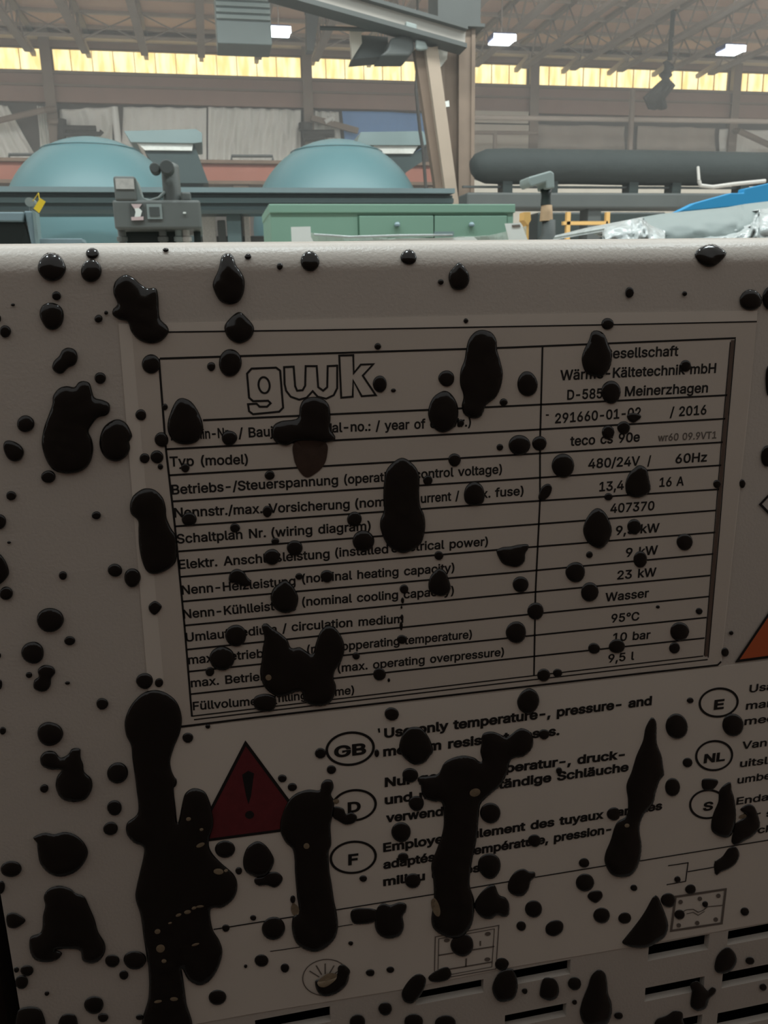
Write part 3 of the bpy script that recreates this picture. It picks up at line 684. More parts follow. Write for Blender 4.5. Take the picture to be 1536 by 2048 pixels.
# ------------------------------------------------------------------ stickers and print
def slab(pix, y0, th, name, m, parent):
    return MB().prism([at(x, y, 0) + Vector((0, y0, 0)) for x, y in pix], (0, -th, 0)).build(name, K[m], parent)
TL, TI, TB = .00022, .00045, .0007  # sticker thickness, print height (over the sheet)
label1 = slab([(237, 648), (620, 639), (1016, 629), (1514, 621), (1498, 800), (1470, 1060), (1441, 1331), (1016, 1380), (508, 1438), (362, 1454), (345, 1452)][:-2] + [(303, 1461)], -.0001, TL, 'rating_label', 'label', unit)
MB().prism([at(x, y, 0) + Vector((0, -.0001 - TL, 0)) for x, y in ((264, 668), (640, 661), (1016, 654), (1512, 644), (1496, 800), (1468, 1060), (1440, 1324), (1016, 1377), (508, 1435), (336, 1452))], (0, -.00005, 0)).build('laminate_film', K['laminate'], label1)  # darker laminate; slanted left edge leaves the reflection-brightened label margin paler
label2 = slab([(303, 1462), (362, 1455), (508, 1439), (1016, 1381), (1442, 1332), (1720, 1299), (1720, 1811), (1540, 1843), (1242, 1896), (1017, 1934), (802, 1978), (500, 2027), (362, 2052)], -.0001, TL * .8, 'hose_warning_label', 'label', unit)
def ribbon(mb, pix, wpx, y=-TI, closed=False):   # a printed line of given width
    P = [at(a, b, 0) for a, b in pix]
    P = [Vector((p.x, p.z)) for p in P]; n = len(P); hw = wpx * PLX / 2; L, R_ = [], []
    for i, p in enumerate(P):
        a = P[i - 1] if (i or closed) else P[0]; b = P[(i + 1) % n] if (i < n - 1 or closed) else P[-1]
        d1 = (p - a).normalized() if (p - a).length else (b - p).normalized(); d2 = (b - p).normalized() if (b - p).length else d1
        m = (Vector((-d1.y, d1.x)) + Vector((-d2.y, d2.x))); m = m.normalized() if m.length > 1e-6 else Vector((-d1.y, d1.x))
        s = hw / max(.45, m.dot(Vector((-d1.y, d1.x))))
        L.append(mb.bm.verts.new((p.x + m.x * s, y, p.y + m.y * s))); R_.append(mb.bm.verts.new((p.x - m.x * s, y, p.y - m.y * s)))
    for i in range(n if closed else n - 1):
        j = (i + 1) % n; mb.bm.faces.new((L[i], R_[i], R_[j], L[j]))
def ell(cx, cy, rx, ry, ang=-7, n=40):
    ca, sa = math.cos(math.radians(ang)), math.sin(math.radians(ang))
    return [(cx + rx * math.cos(t) * ca - ry * math.sin(t) * sa, cy + rx * math.cos(t) * sa + ry * math.sin(t) * ca) for t in (2 * math.pi * k / n for k in range(n))]
def fill(mb, pix, y=-TI):
    f = mb.bm.faces.new([mb.bm.verts.new(at(a, b, 0) + Vector((0, y, 0))) for a, b in pix])
    f.normal_update()
    if f.normal.y > 0: f.normal_flip()
# grotesque letter outlines (thousandths of an em): advance, closed contours
GLYPHS = {
 'R': {
  "'": (206, ['60 299 51 528 155 528 147 299']),
  '(': (273, ['70 206 71 246 75 286 82 327 91 368 101 408 114 447 128 484 143 518 165 558 266 558 237 496 222 460 209 422 197 384 188 347 180 310 175 274 171 240 170 207 171 177 174 148 179 118 186 88 195 56 206 23 219 -12 235 -49 266 -115 165 -115 133 -55 111 -3 93 49 80 102 73 154']),
  ')': (273, ['7 -115 39 -48 55 -11 68 24 79 58 88 89 94 120 99 149 102 178 103 207 102 240 98 274 93 310 85 347 76 384 64 422 51 460 37 496 7 558 108 558 130 518 145 484 160 447 172 408 183 368 191 327 198 286 202 246 203 206 200 154 193 101 180 48 162 -4 140 -55 108 -115']),
  ',': (188, ['15 -138 51 90 162 90 99 -138']),
  '-': (453, ['356 263 356 169 95 169 95 263']),
  '.': (188, ['95 -24 70 -19 49 -5 35 16 30 41 35 66 49 87 70 101 95 106 120 101 141 87 156 66 160 41 156 16 141 -5 120 -19']),
  '/': (249, ['260 552 86 -95 -10 -95 164 552']),
  '0': (453, ['227 -26 187 -22 151 -11 118 9 91 35 68 68 51 107 39 151 31 200 29 254 31 308 39 357 51 401 69 440 91 473 119 500 151 519 187 531 227 535 266 531 302 519 335 500 362 473 385 440 402 401 414 357 422 308 424 254 422 200 415 151 402 107 385 68 362 35 335 9 303 -11 266 -22', '227 69 254 74 278 88 291 103 302 124 312 149 319 180 323 215 325 254 323 294 319 329 312 359 302 385 291 405 278 421 254 435 227 440 199 435 176 421 163 405 151 385 141 359 134 329 130 294 128 254 130 215 134 180 141 149 151 124 163 103 176 88 199 74']),
  '1': (453, ['57 -19 57 74 410 74 410 -19', '295 528 295 -19 193 -19 193 429 216 429 69 324 67 436 192 528']),
  '2': (453, ['45 -19 45 55 220 242 267 294 283 315 293 334 299 352 301 371 299 392 291 408 280 422 265 432 246 438 224 440 200 438 182 431 167 419 156 404 149 385 144 343 45 343 49 394 57 424 70 452 87 476 109 497 134 513 162 525 193 532 225 535 257 532 287 525 315 513 339 497 360 478 377 455 390 429 398 402 400 372 397 341 389 311 374 280 351 247 281 167 172 53 172 76 408 76 408 -19']),
  '3': (453, ['218 -26 185 -24 154 -18 125 -8 98 6 75 24 55 46 39 71 29 100 22 151 124 151 133 114 142 99 155 86 172 77 194 71 218 69 245 71 267 78 285 89 299 104 307 122 310 145 307 167 299 186 286 203 266 217 249 223 227 227 201 229 138 229 138 306 269 455 269 433 51 433 51 528 391 528 391 453 198 243 192 307 248 309 284 304 316 293 344 277 368 257 387 233 401 205 409 176 412 145 409 113 401 83 386 56 367 32 344 12 317 -5 287 -17 253 -24']),
  '4': (453, ['21 86 21 164 236 528 344 528 128 161 128 182 432 182 432 86', '263 -19 263 121 263 146 263 337 362 337 362 -19']),
  '5': (453, ['221 -26 189 -24 159 -17 132 -6 107 9 85 27 67 49 53 74 44 101 38 149 137 149 145 115 153 100 166 87 182 78 200 71 221 69 245 72 266 81 284 95 297 113 306 136 309 162 306 189 297 212 283 231 265 246 243 255 217 258 196 256 174 250 155 242 133 226 46 236 79 528 385 528 385 433 168 433 155 320 130 320 145 331 171 343 200 350 230 353 267 349 301 339 332 321 359 298 380 270 397 238 407 202 410 163 407 129 399 96 385 66 367 40 345 17 318 -1 288 -15 256 -23']),
  '6': (453, ['226 -26 193 -23 161 -15 133 -2 107 16 85 39 68 65 55 95 47 127 44 162 46 189 52 217 62 246 76 277 96 312 121 351 242 528 356 526 161 242 112 243 138 286 152 302 169 315 189 325 211 331 235 333 267 331 298 324 325 311 349 294 370 274 386 249 398 221 406 190 408 157 405 124 397 92 384 63 367 37 345 16 320 -2 291 -15 260 -23', '226 68 249 71 269 79 285 92 297 110 306 132 308 157 306 183 297 204 285 222 269 235 249 243 226 246 203 243 184 235 167 222 155 205 147 184 144 158 147 132 155 110 167 92 184 79 203 71']),
  '7': (453, ['66 -19 304 453 304 433 43 433 43 528 410 528 410 444 177 -19']),
  '8': (453, ['226 -26 191 -24 158 -17 128 -6 100 9 77 28 58 51 44 77 36 105 33 135 37 171 48 203 66 232 89 256 117 274 134 279 134 254 120 259 97 275 77 297 63 322 54 350 51 380 54 409 62 436 74 460 92 482 113 500 137 515 165 526 195 532 226 535 258 532 287 526 315 515 339 500 360 482 377 460 390 436 398 409 401 380 398 350 389 323 375 297 356 275 332 259 319 254 319 279 335 274 363 256 387 232 405 203 416 171 420 135 417 105 408 77 394 51 375 28 352 9 325 -6 295 -17 262 -24', '226 68 254 71 277 78 294 88 307 102 315 119 317 139 315 160 306 178 293 194 274 206 252 213 226 216 200 213 178 206 159 194 146 178 137 160 135 139 137 119 145 102 157 88 175 78 198 71', '226 309 248 311 265 317 280 327 291 341 298 357 300 376 298 395 291 410 281 423 266 432 248 439 226 441 204 439 186 432 172 423 161 410 154 394 152 376 154 356 161 340 172 327 186 317 205 311']),
  '9': (453, ['226 535 260 532 291 524 320 511 345 492 367 470 385 443 398 414 405 381 408 347 406 319 400 291 390 263 376 232 356 197 331 158 210 -19 97 -18 292 267 340 266 314 222 300 207 283 194 264 184 242 178 218 176 185 178 155 185 128 197 103 214 83 235 66 260 54 288 47 318 44 352 47 385 55 417 68 446 86 471 108 493 133 511 162 524 193 532', '226 441 204 438 184 430 168 416 155 398 147 377 144 352 147 326 155 304 168 287 184 274 204 265 226 263 249 265 269 274 285 287 298 304 306 325 308 350 306 376 297 398 285 416 269 430 249 438']),
  ':': (188, ['95 -24 70 -19 49 -5 35 16 30 41 35 66 49 87 70 101 95 106 120 101 141 87 156 66 160 41 156 16 141 -5 120 -19', '95 251 70 256 49 270 35 291 30 316 35 341 49 362 70 377 95 381 120 377 141 362 156 341 160 316 156 291 141 270 120 256']),
  'A': (480, ['-11 -19 188 528 289 528 490 -19 382 -19 269 296 246 366 207 497 271 497 231 365 209 296 99 -19', '91 123 91 218 389 218 389 123']),
  'B': (456, ['41 -19 41 528 242 528 277 526 309 519 337 508 362 492 382 474 397 451 408 427 415 401 417 374 414 340 404 311 388 288 367 270 344 257 334 253 334 278 345 275 374 262 399 240 419 212 433 177 437 136 435 108 428 82 417 57 400 35 379 16 353 1 322 -10 286 -17 247 -19', '144 76 244 76 277 78 301 85 317 94 331 113 336 137 334 156 326 174 314 189 297 201 275 209 247 212 144 212', '144 304 237 304 260 307 280 313 295 324 307 337 314 353 317 372 312 396 299 415 286 424 266 430 239 433 144 433']),
  'C': (510, ['267 -26 222 -22 179 -11 140 9 106 35 76 68 53 107 35 151 25 200 21 254 25 308 35 357 53 402 76 441 106 473 140 500 179 519 222 531 267 535 294 533 321 529 346 522 370 513 393 501 414 486 442 460 464 428 476 404 485 379 497 329 394 329 383 366 373 384 361 400 346 413 329 423 310 431 289 435 267 437 241 434 216 428 194 416 174 400 157 380 142 356 131 326 125 293 122 254 125 216 131 182 142 153 157 128 174 108 194 92 216 81 241 74 267 72 289 74 310 78 329 86 346 96 361 109 373 125 383 143 394 179 497 179 486 130 476 105 464 81 442 49 414 23 393 8 371 -4 347 -13 321 -20 295 -24']),
  'D': (502, ['220 -19 77 -19 77 76 214 76 251 79 282 86 308 97 330 113 348 133 362 157 372 186 378 218 380 255 378 292 372 324 362 353 348 377 331 396 310 412 285 423 255 430 220 433 74 433 74 528 226 528 275 524 321 513 362 495 398 469 427 438 451 400 467 356 477 308 481 255 477 202 467 154 450 110 427 72 396 40 360 14 318 -4 271 -15', '144 528 144 -19 41 -19 41 528']),
  'E': (419, ['41 -19 41 528 391 528 391 433 144 433 144 305 374 305 374 210 144 210 144 76 394 76 394 -19']),
  'F': (410, ['41 -19 41 528 388 528 388 433 144 433 144 297 365 297 365 202 144 202 144 -19']),
  'G': (520, ['269 -26 222 -22 179 -11 139 9 105 35 75 68 52 107 35 152 25 201 21 254 25 308 35 357 52 402 75 440 104 473 139 500 178 519 220 531 265 535 293 533 320 529 346 522 371 512 394 499 415 484 434 467 451 447 465 426 477 403 487 378 498 330 395 330 382 364 371 383 359 398 344 412 328 423 309 430 289 435 265 437 239 434 216 428 193 416 174 401 157 381 142 356 131 327 125 293 122 254 125 216 131 182 142 153 157 128 174 108 194 93 217 81 242 74 269 72 293 74 315 79 335 88 353 100 367 115 379 132 388 153 394 176 397 225 438 218 264 180 264 275 497 275 497 199 494 157 484 117 467 81 445 50 418 23 386 2 350 -14 311 -23']),
  'H': (517, ['41 -19 41 528 144 528 144 308 373 308 373 528 476 528 476 -19 373 -19 373 213 144 213 144 -19']),
  'K': (467, ['90 110 85 223 124 273 160 316 198 357 355 528 483 524 239 256 235 256', '41 -19 41 528 144 528 144 334 143 225 144 193 144 -19', '362 -19 164 260 229 341 482 -17']),
  'L': (393, ['41 -19 41 528 144 528 144 76 380 76 380 -19']),
  'M': (628, ['41 -19 41 528 165 528 295 194 305 165 317 128 330 89 347 30 281 30 300 88 312 127 324 164 335 194 463 528 587 528 587 -19 485 -19 485 291 485 327 486 369 487 414 488 476 539 476 516 403 500 357 485 315 474 284 355 -19 273 -19 153 284 141 314 127 355 111 401 85 476 137 476 139 416 140 372 141 329 141 291 141 -19']),
  'N': (523, ['41 -19 41 528 147 528 359 193 379 160 404 116 443 40 388 32 382 107 380 157 380 195 380 528 482 528 482 -19 376 -19 186 280 161 321 132 372 77 467 137 476 141 385 143 328 144 291 144 -19']),
  'S': (447, ['224 -28 186 -26 151 -19 120 -8 92 7 68 26 48 49 33 75 24 104 16 156 120 156 128 117 138 100 153 87 173 77 197 70 224 68 253 71 279 78 299 89 314 104 323 120 326 139 324 155 317 167 305 177 288 187 239 204 178 221 137 235 102 253 73 275 51 303 37 336 33 372 36 404 45 433 59 459 79 481 102 500 130 515 160 526 193 532 227 535 262 532 294 526 324 515 351 500 374 482 393 460 407 435 416 408 422 359 323 359 310 402 291 422 273 431 251 437 225 439 198 437 175 430 157 420 144 407 137 392 134 376 137 359 145 346 159 335 177 326 218 311 270 297 319 281 345 269 370 253 393 232 411 207 423 175 427 139 425 108 416 80 402 53 383 29 360 9 331 -7 299 -19 263 -26']),
  'T': (449, ['13 433 13 528 436 528 436 433 276 433 276 -19 174 -19 174 433']),
  'U': (517, ['259 -27 218 -24 180 -16 145 -2 115 18 89 42 68 70 53 102 44 136 41 172 41 528 143 528 143 179 147 148 157 123 174 101 197 85 214 77 235 72 259 71 283 72 303 77 321 85 344 101 360 122 370 148 374 179 374 528 476 528 476 172 473 136 464 102 449 70 428 42 403 18 372 -2 338 -16 300 -24']),
  'V': (480, ['191 -19 -11 528 98 528 210 212 233 143 274 12 209 12 249 144 272 212 381 528 490 528 291 -19']),
  'W': (686, ['140 -19 -8 528 97 528 182 201 194 150 205 97 220 21 166 21 181 97 193 150 206 201 292 528 394 528 480 201 493 150 505 98 520 21 465 21 480 97 492 150 504 201 589 528 694 528 545 -19 441 -19 349 318 333 387 313 494 372 494 354 391 336 318 245 -19']),
  'a': (389, ['160 -28 122 -24 86 -12 56 7 31 34 16 68 11 108 15 142 27 171 45 193 68 210 94 221 121 229 175 239 231 245 247 248 255 251 256 252 257 257 257 256 255 274 250 287 242 297 231 305 216 310 196 312 174 310 157 305 142 297 131 288 123 277 110 251 13 280 41 333 66 360 95 380 127 394 161 401 194 404 243 398 270 390 296 376 320 356 339 329 349 306 354 280 356 252 356 -19 258 -19 258 33 282 33 266 11 246 -4 222 -17 193 -25', '170 64 197 67 219 76 235 88 247 103 254 120 257 139 257 159 266 164 235 157 203 152 179 149 141 141 127 134 118 127 113 118 111 105 113 93 117 84 125 76 137 70 152 66']),
  'b': (424, ['229 -27 194 -24 164 -13 141 2 123 19 108 40 131 40 131 -19 34 -19 34 528 133 528 133 338 108 338 123 358 140 375 163 390 193 400 229 404 263 401 295 392 323 377 349 356 370 331 387 301 399 267 407 229 409 189 407 148 400 111 387 77 370 46 349 21 324 0 295 -15 263 -24', '220 66 247 70 268 81 285 99 298 124 304 143 308 165 309 189 308 213 304 235 298 254 285 278 268 296 247 307 220 311 194 307 172 296 156 279 143 255 137 236 133 214 132 189 133 164 137 142 143 122 156 98 173 80 194 70']),
  'c': (396, ['207 -27 171 -24 137 -15 107 0 80 21 57 47 39 77 26 110 18 147 15 187 18 228 26 265 39 299 57 330 80 355 107 376 137 391 171 400 207 403 237 401 265 395 292 385 316 372 337 354 355 333 370 309 387 264 292 240 274 278 258 295 236 306 207 311 179 307 157 295 139 276 126 251 120 232 117 210 115 187 117 165 120 144 126 125 139 100 157 81 179 70 207 66 237 70 259 81 275 99 293 139 388 116 371 70 357 45 339 24 317 6 293 -9 266 -19 237 -25']),
  'd': (424, ['195 -27 161 -24 130 -15 101 0 76 21 54 46 37 77 25 111 18 148 15 189 18 229 25 267 38 301 55 331 76 356 101 377 130 392 162 401 196 404 232 400 261 390 284 375 302 358 316 338 292 338 292 528 391 528 391 -19 294 -19 294 40 316 40 301 19 284 2 261 -13 231 -24', '205 66 231 70 252 80 269 98 282 122 288 142 291 164 293 189 291 214 288 236 282 256 269 279 252 296 231 307 205 311 177 307 156 296 139 278 126 254 120 235 117 213 115 189 117 165 120 143 126 124 139 99 157 81 178 70']),
  'e': (404, ['212 -27 174 -24 139 -15 107 0 80 21 57 46 39 76 25 110 18 147 15 187 18 227 25 264 38 298 56 328 78 354 105 375 135 391 169 400 205 403 239 401 272 392 304 377 332 355 349 336 363 314 375 289 383 260 388 229 390 194 390 150 56 150 56 240 374 232 293 169 288 234 280 261 268 282 252 298 231 308 205 311 179 308 157 297 139 282 126 261 118 237 115 210 115 178 116 153 121 132 127 115 142 93 161 78 184 69 213 65 231 67 247 71 261 77 272 86 281 98 295 128 391 104 370 54 349 26 322 4 290 -13 265 -21 240 -26']),
  'f': (254, ['247 398 247 308 -13 308 -13 398', '62 -19 62 433 66 467 80 496 101 520 127 536 157 546 187 549 226 546 266 534 240 445 211 453 195 455 178 452 169 447 163 437 161 417 161 -19']),
  'g': (425, ['207 -170 178 -168 152 -164 127 -158 96 -143 70 -124 49 -102 24 -63 106 -16 135 -53 147 -62 162 -71 181 -76 207 -78 232 -76 253 -70 270 -60 282 -47 290 -30 292 -5 292 49 316 49 301 29 283 12 260 -2 231 -11 195 -14 162 -12 131 -3 103 10 77 29 56 53 38 82 25 114 18 151 15 191 18 231 25 268 38 301 55 331 76 356 102 377 131 392 162 401 196 404 232 400 262 390 285 375 303 358 317 338 294 338 294 398 391 398 391 -10 389 -43 380 -74 366 -101 347 -123 324 -140 298 -154 269 -163 239 -168', '205 78 232 82 253 91 270 107 282 129 288 147 292 168 293 193 292 216 288 238 283 256 270 280 253 297 232 307 205 311 178 307 156 296 139 279 126 255 120 236 117 215 115 193 117 169 120 148 126 130 139 108 156 92 178 82']),
  'h': (410, ['133 226 133 -19 34 -19 34 528 133 528 133 268 74 268 99 328 118 356 141 378 167 392 196 401 228 404 268 399 304 385 335 362 358 330 368 303 374 273 376 241 376 -19 277 -19 277 234 275 259 269 277 259 291 238 305 209 310 189 308 170 301 155 289 143 274 135 253']),
  'i': (167, ['34 -19 34 398 133 398 133 -19', '84 424 60 428 40 441 27 460 22 483 27 507 40 526 60 539 84 543 107 539 127 526 141 507 146 483 141 460 127 441 107 428']),
  'j': (167, ['34 398 133 398 133 -31 130 -66 119 -99 100 -126 74 -146 42 -158 5 -162 -29 -162 -29 -68 1 -68 17 -65 26 -59 31 -48 34 -28', '83 424 60 428 40 441 26 460 22 483 26 507 40 526 60 539 83 543 107 539 127 526 141 507 145 483 141 460 127 441 107 428']),
  'k': (381, ['95 102 91 231 113 231 276 398 395 394 192 180 185 180', '34 -19 34 528 133 528 133 -19', '285 -19 122 187 193 257 406 -17']),
  'l': (189, ['139 -21 94 -15 60 7 40 41 34 83 34 528 133 528 133 99 134 80 136 74 138 72 147 71 158 71 184 76 203 -12 164 -20']),
  'm': (610, ['34 -19 34 398 131 398 131 276 80 276 101 332 118 358 139 379 164 393 191 402 219 405 250 402 277 392 300 375 319 353 332 327 346 276 285 276 305 329 323 356 346 377 373 392 404 402 437 405 473 401 506 389 535 367 557 338 568 313 574 286 576 256 576 -19 477 -19 477 252 472 282 460 298 441 308 418 311 399 309 384 303 371 294 362 281 356 266 354 246 354 -19 255 -19 255 258 251 281 240 297 222 307 199 311 182 309 167 303 153 293 142 280 135 262 133 237 133 -19']),
  'n': (410, ['133 226 133 -19 34 -19 34 398 131 398 131 268 74 268 99 328 118 356 141 378 167 392 196 401 228 404 268 399 304 385 335 362 357 330 368 303 374 273 376 241 376 -19 277 -19 277 234 275 259 269 277 259 291 238 305 209 310 189 308 170 301 155 289 143 274 135 253']),
  'o': (415, ['207 -27 171 -24 137 -15 107 0 80 21 57 47 39 77 26 110 18 147 15 187 18 228 26 265 39 299 57 330 80 355 107 376 137 391 171 400 207 403 244 400 278 391 309 376 336 355 358 330 376 299 390 265 397 228 400 187 397 148 390 111 376 77 358 47 336 21 309 0 278 -15 244 -24', '207 66 236 70 259 81 276 100 289 125 295 144 299 165 300 187 299 210 295 231 289 251 276 276 259 295 236 307 207 311 179 307 157 295 139 276 126 251 120 232 117 210 115 187 117 165 120 144 126 125 139 100 157 81 179 70']),
  'p': (424, ['34 -162 34 398 131 398 131 338 108 338 123 358 140 375 163 390 193 400 229 404 263 401 295 392 323 377 349 356 370 331 387 301 399 267 407 229 409 189 407 148 400 111 387 77 370 46 349 21 324 0 295 -15 263 -24 229 -27 194 -24 164 -13 141 2 123 19 108 40 133 40 133 -162', '220 66 247 70 268 81 285 99 298 124 304 143 308 165 309 189 308 213 304 235 298 254 285 278 268 296 247 307 220 311 194 307 172 296 156 279 143 255 137 236 133 214 132 189 133 164 137 142 143 122 156 98 173 80 194 70']),
  'r': (259, ['34 -19 34 398 131 398 131 340 104 340 115 359 142 383 175 399 212 404 230 403 262 402 262 300 228 305 207 307 186 304 168 298 153 287 142 274 135 257 133 236 133 -19']),
  's': (365, ['182 -27 155 -26 129 -22 105 -14 73 2 47 25 28 55 11 108 105 128 121 90 135 76 155 68 181 65 212 68 233 78 245 90 249 103 247 113 241 122 228 130 207 137 144 152 111 162 82 176 59 195 41 218 31 244 28 274 33 310 49 343 75 369 107 388 132 397 159 402 187 403 227 400 261 390 290 374 314 351 331 325 350 276 257 255 242 287 230 301 213 310 187 313 162 310 142 301 131 290 128 277 130 266 137 258 151 249 177 241 234 228 268 217 297 203 321 184 343 149 350 107 345 69 328 36 302 9 268 -11 241 -20 213 -25']),
  't': (227, ['223 398 223 308 -13 308 -13 398', '46 490 145 490 145 99 147 82 151 75 156 71 171 69 183 70 217 75 236 -13 194 -22 168 -23 134 -20 104 -10 79 7 60 31 49 60 46 92']),
  'u': (410, ['182 -24 142 -20 106 -6 75 17 52 50 42 76 36 106 34 138 34 398 133 398 133 145 135 121 141 102 151 89 172 74 201 69 221 72 240 79 255 90 266 106 274 127 277 154 277 398 376 398 376 -19 279 -19 279 111 336 111 311 51 292 23 268 1 242 -13 213 -21']),
  'v': (389, ['149 -19 -10 398 98 398 183 161 205 92 231 2 159 2 185 92 206 161 292 398 399 398 239 -19']),
  'w': (567, ['123 -19 -3 398 101 398 152 219 172 141 199 22 141 22 167 139 188 219 238 398 331 398 380 219 400 140 426 22 367 22 394 140 415 219 466 398 570 398 444 -19 354 -19 301 167 286 220 272 276 252 357 315 357 295 276 281 220 266 167 213 -19']),
  'x': (379, ['-13 -18 183 254 182 135 -5 397 110 398 164 316 196 263 240 187 143 187 186 263 217 316 271 398 385 397 197 132 197 250 391 -18 277 -19 215 75 184 126 140 200 237 201 195 126 164 75 102 -19']),
  'y': (389, ['24 -152 48 -64 74 -69 89 -71 100 -70 108 -67 116 -61 124 -49 133 -29 142 -2 -10 398 98 398 183 161 205 92 231 2 159 2 184 92 206 161 292 398 399 398 222 -65 208 -95 191 -119 171 -139 147 -153 121 -161 92 -164 61 -162']),
  'z': (380, ['23 -19 23 52 235 326 235 304 29 304 29 398 352 398 352 324 145 54 145 75 358 75 358 -19']),
  '°': (316, ['158 264 123 268 91 282 64 303 42 330 28 362 24 397 28 433 42 465 63 493 91 514 123 527 158 532 193 527 226 514 253 493 274 465 287 433 292 397 287 362 274 330 253 303 225 282 193 268', '158 353 170 355 180 359 190 366 197 375 201 386 203 397 201 409 197 420 190 429 180 436 170 441 158 442 147 441 136 436 127 429 120 420 115 409 114 397 115 386 120 375 127 366 136 359 146 355']),
  'ß': (441, ['141 362 141 -19 41 -19 41 363 46 413 60 456 85 491 118 515 155 530 196 535 233 531 268 520 300 502 327 475 340 451 348 424 351 393 349 367 343 344 325 312 309 289 306 282 305 273 306 262 312 253 339 230 375 202 393 183 408 161 419 133 422 100 417 63 402 31 378 6 347 -12 323 -20 297 -24 269 -26 234 -24 202 -17 174 -7 139 12 178 100 224 76 242 71 265 69 292 72 310 80 319 90 322 105 321 117 315 127 288 152 252 179 234 196 218 217 207 242 203 272 206 296 213 315 232 341 247 362 251 373 253 387 248 412 237 427 220 436 197 440 172 435 156 423 148 410 143 389']),
  'à': (389, ['160 -28 122 -24 86 -12 56 7 31 34 16 68 11 108 15 142 27 171 45 193 68 210 94 221 121 229 175 239 231 245 247 248 255 251 256 252 257 257 257 256 255 274 250 287 242 297 231 305 216 310 196 312 174 310 157 305 142 297 131 288 123 277 110 251 13 280 41 333 66 360 95 380 127 394 161 401 194 404 243 398 270 390 296 376 320 356 339 329 349 306 354 280 356 252 356 -19 258 -19 258 33 282 33 266 11 246 -4 222 -17 193 -25', '170 64 197 67 219 76 235 88 247 103 254 120 257 139 257 159 266 164 235 157 203 152 179 149 141 141 127 134 118 127 113 118 111 105 113 93 117 84 125 76 137 70 152 66', '155 410 66 547 180 548 246 410']),
  'ä': (389, ['160 -28 122 -24 86 -12 56 7 31 34 16 68 11 108 15 142 27 171 45 193 68 210 94 221 121 229 175 239 231 245 247 248 255 251 256 252 257 257 257 256 255 274 250 287 242 297 231 305 216 310 196 312 174 310 157 305 142 297 131 288 123 277 110 251 13 280 41 333 66 360 95 380 127 394 161 401 194 404 243 398 270 390 296 376 320 356 339 329 349 306 354 280 356 252 356 -19 258 -19 258 33 282 33 266 11 246 -4 222 -17 193 -25', '170 64 197 67 219 76 235 88 247 103 254 120 257 139 257 159 266 164 235 157 203 152 179 149 141 141 127 134 118 127 113 118 111 105 113 93 117 84 125 76 137 70 152 66', '261 423 238 428 219 441 206 460 201 483 206 506 219 525 238 538 261 543 284 538 303 525 316 506 321 483 316 460 303 441 284 428', '117 423 95 428 75 441 62 460 57 483 62 506 75 525 95 538 117 543 140 538 160 525 173 506 177 483 173 460 160 441 140 428']),
  'é': (404, ['212 -27 174 -24 139 -15 107 0 80 21 57 46 39 76 25 110 18 147 15 187 18 227 25 264 38 298 56 328 78 354 105 375 135 391 169 400 205 403 239 401 272 392 304 377 332 355 349 336 363 314 375 289 383 260 388 229 390 194 390 150 56 150 56 240 374 232 293 169 288 234 280 261 268 282 252 298 231 308 205 311 179 308 157 297 139 282 126 261 118 237 115 210 115 178 116 153 121 132 127 115 142 93 161 78 184 69 213 65 231 67 247 71 261 77 272 86 281 98 295 128 391 104 370 54 349 26 322 4 290 -13 265 -21 240 -26', '147 410 213 548 326 547 237 410']),
  'ö': (415, ['207 -27 171 -24 137 -15 107 0 80 21 57 47 39 77 26 110 18 147 15 187 18 228 26 265 39 299 57 330 80 355 107 376 137 391 171 400 207 403 244 400 278 391 309 376 336 355 358 330 376 299 390 265 397 228 400 187 397 148 390 111 376 77 358 47 336 21 309 0 278 -15 244 -24', '207 66 236 70 259 81 276 100 289 125 295 144 299 165 300 187 299 210 295 231 289 251 276 276 259 295 236 307 207 311 179 307 157 295 139 276 126 251 120 232 117 210 115 187 117 165 120 144 126 125 139 100 157 81 179 70', '279 423 256 428 237 441 224 460 219 483 224 506 237 525 256 538 279 543 302 538 321 525 335 506 339 483 335 460 321 441 302 428', '136 423 113 428 93 441 80 460 76 483 80 506 93 525 113 538 136 543 158 538 178 525 191 506 195 483 191 460 178 441 158 428']),
  'ü': (410, ['182 -24 142 -20 106 -6 75 17 52 50 42 76 36 106 34 138 34 398 133 398 133 145 135 121 141 102 151 89 172 74 201 69 221 72 240 79 255 90 266 106 274 127 277 154 277 398 376 398 376 -19 279 -19 279 111 336 111 311 51 292 23 268 1 242 -13 213 -21', '277 423 254 428 235 441 221 460 217 483 221 506 235 525 254 538 277 543 300 538 319 525 332 506 337 483 332 460 319 441 300 428', '133 423 110 428 91 441 78 460 73 483 78 506 91 525 110 538 133 543 156 538 175 525 188 506 193 483 188 460 175 441 156 428']),
 },
 'B': {
  "'": (206, ['46 285 36 542 170 542 160 285']),
  '(': (273, ['56 206 57 247 61 288 68 330 77 372 88 412 100 452 115 490 131 525 157 572 287 572 250 490 235 455 222 418 211 381 201 344 194 308 189 272 185 239 184 207 185 178 188 150 193 121 199 91 208 60 219 27 232 -7 248 -43 288 -129 157 -129 120 -61 98 -8 80 45 67 99 59 153']),
  ')': (273, ['-15 -129 26 -42 42 -5 55 29 66 62 74 93 81 122 85 151 88 179 89 207 88 239 85 272 79 308 72 344 62 381 51 418 38 455 24 490 -15 572 116 572 142 525 158 490 173 452 186 412 196 371 205 329 212 287 216 246 217 206 214 152 206 98 193 44 175 -9 152 -62 116 -129']),
  ',': (188, ['-1 -152 39 104 180 104 109 -152']),
  '-': (453, ['370 277 370 155 81 155 81 277']),
  '.': (188, ['95 -38 65 -32 39 -15 22 11 16 41 22 72 39 97 65 115 95 120 126 115 151 97 169 71 175 41 169 11 151 -15 126 -32']),
  '/': (249, ['278 566 96 -109 -29 -109 153 566']),
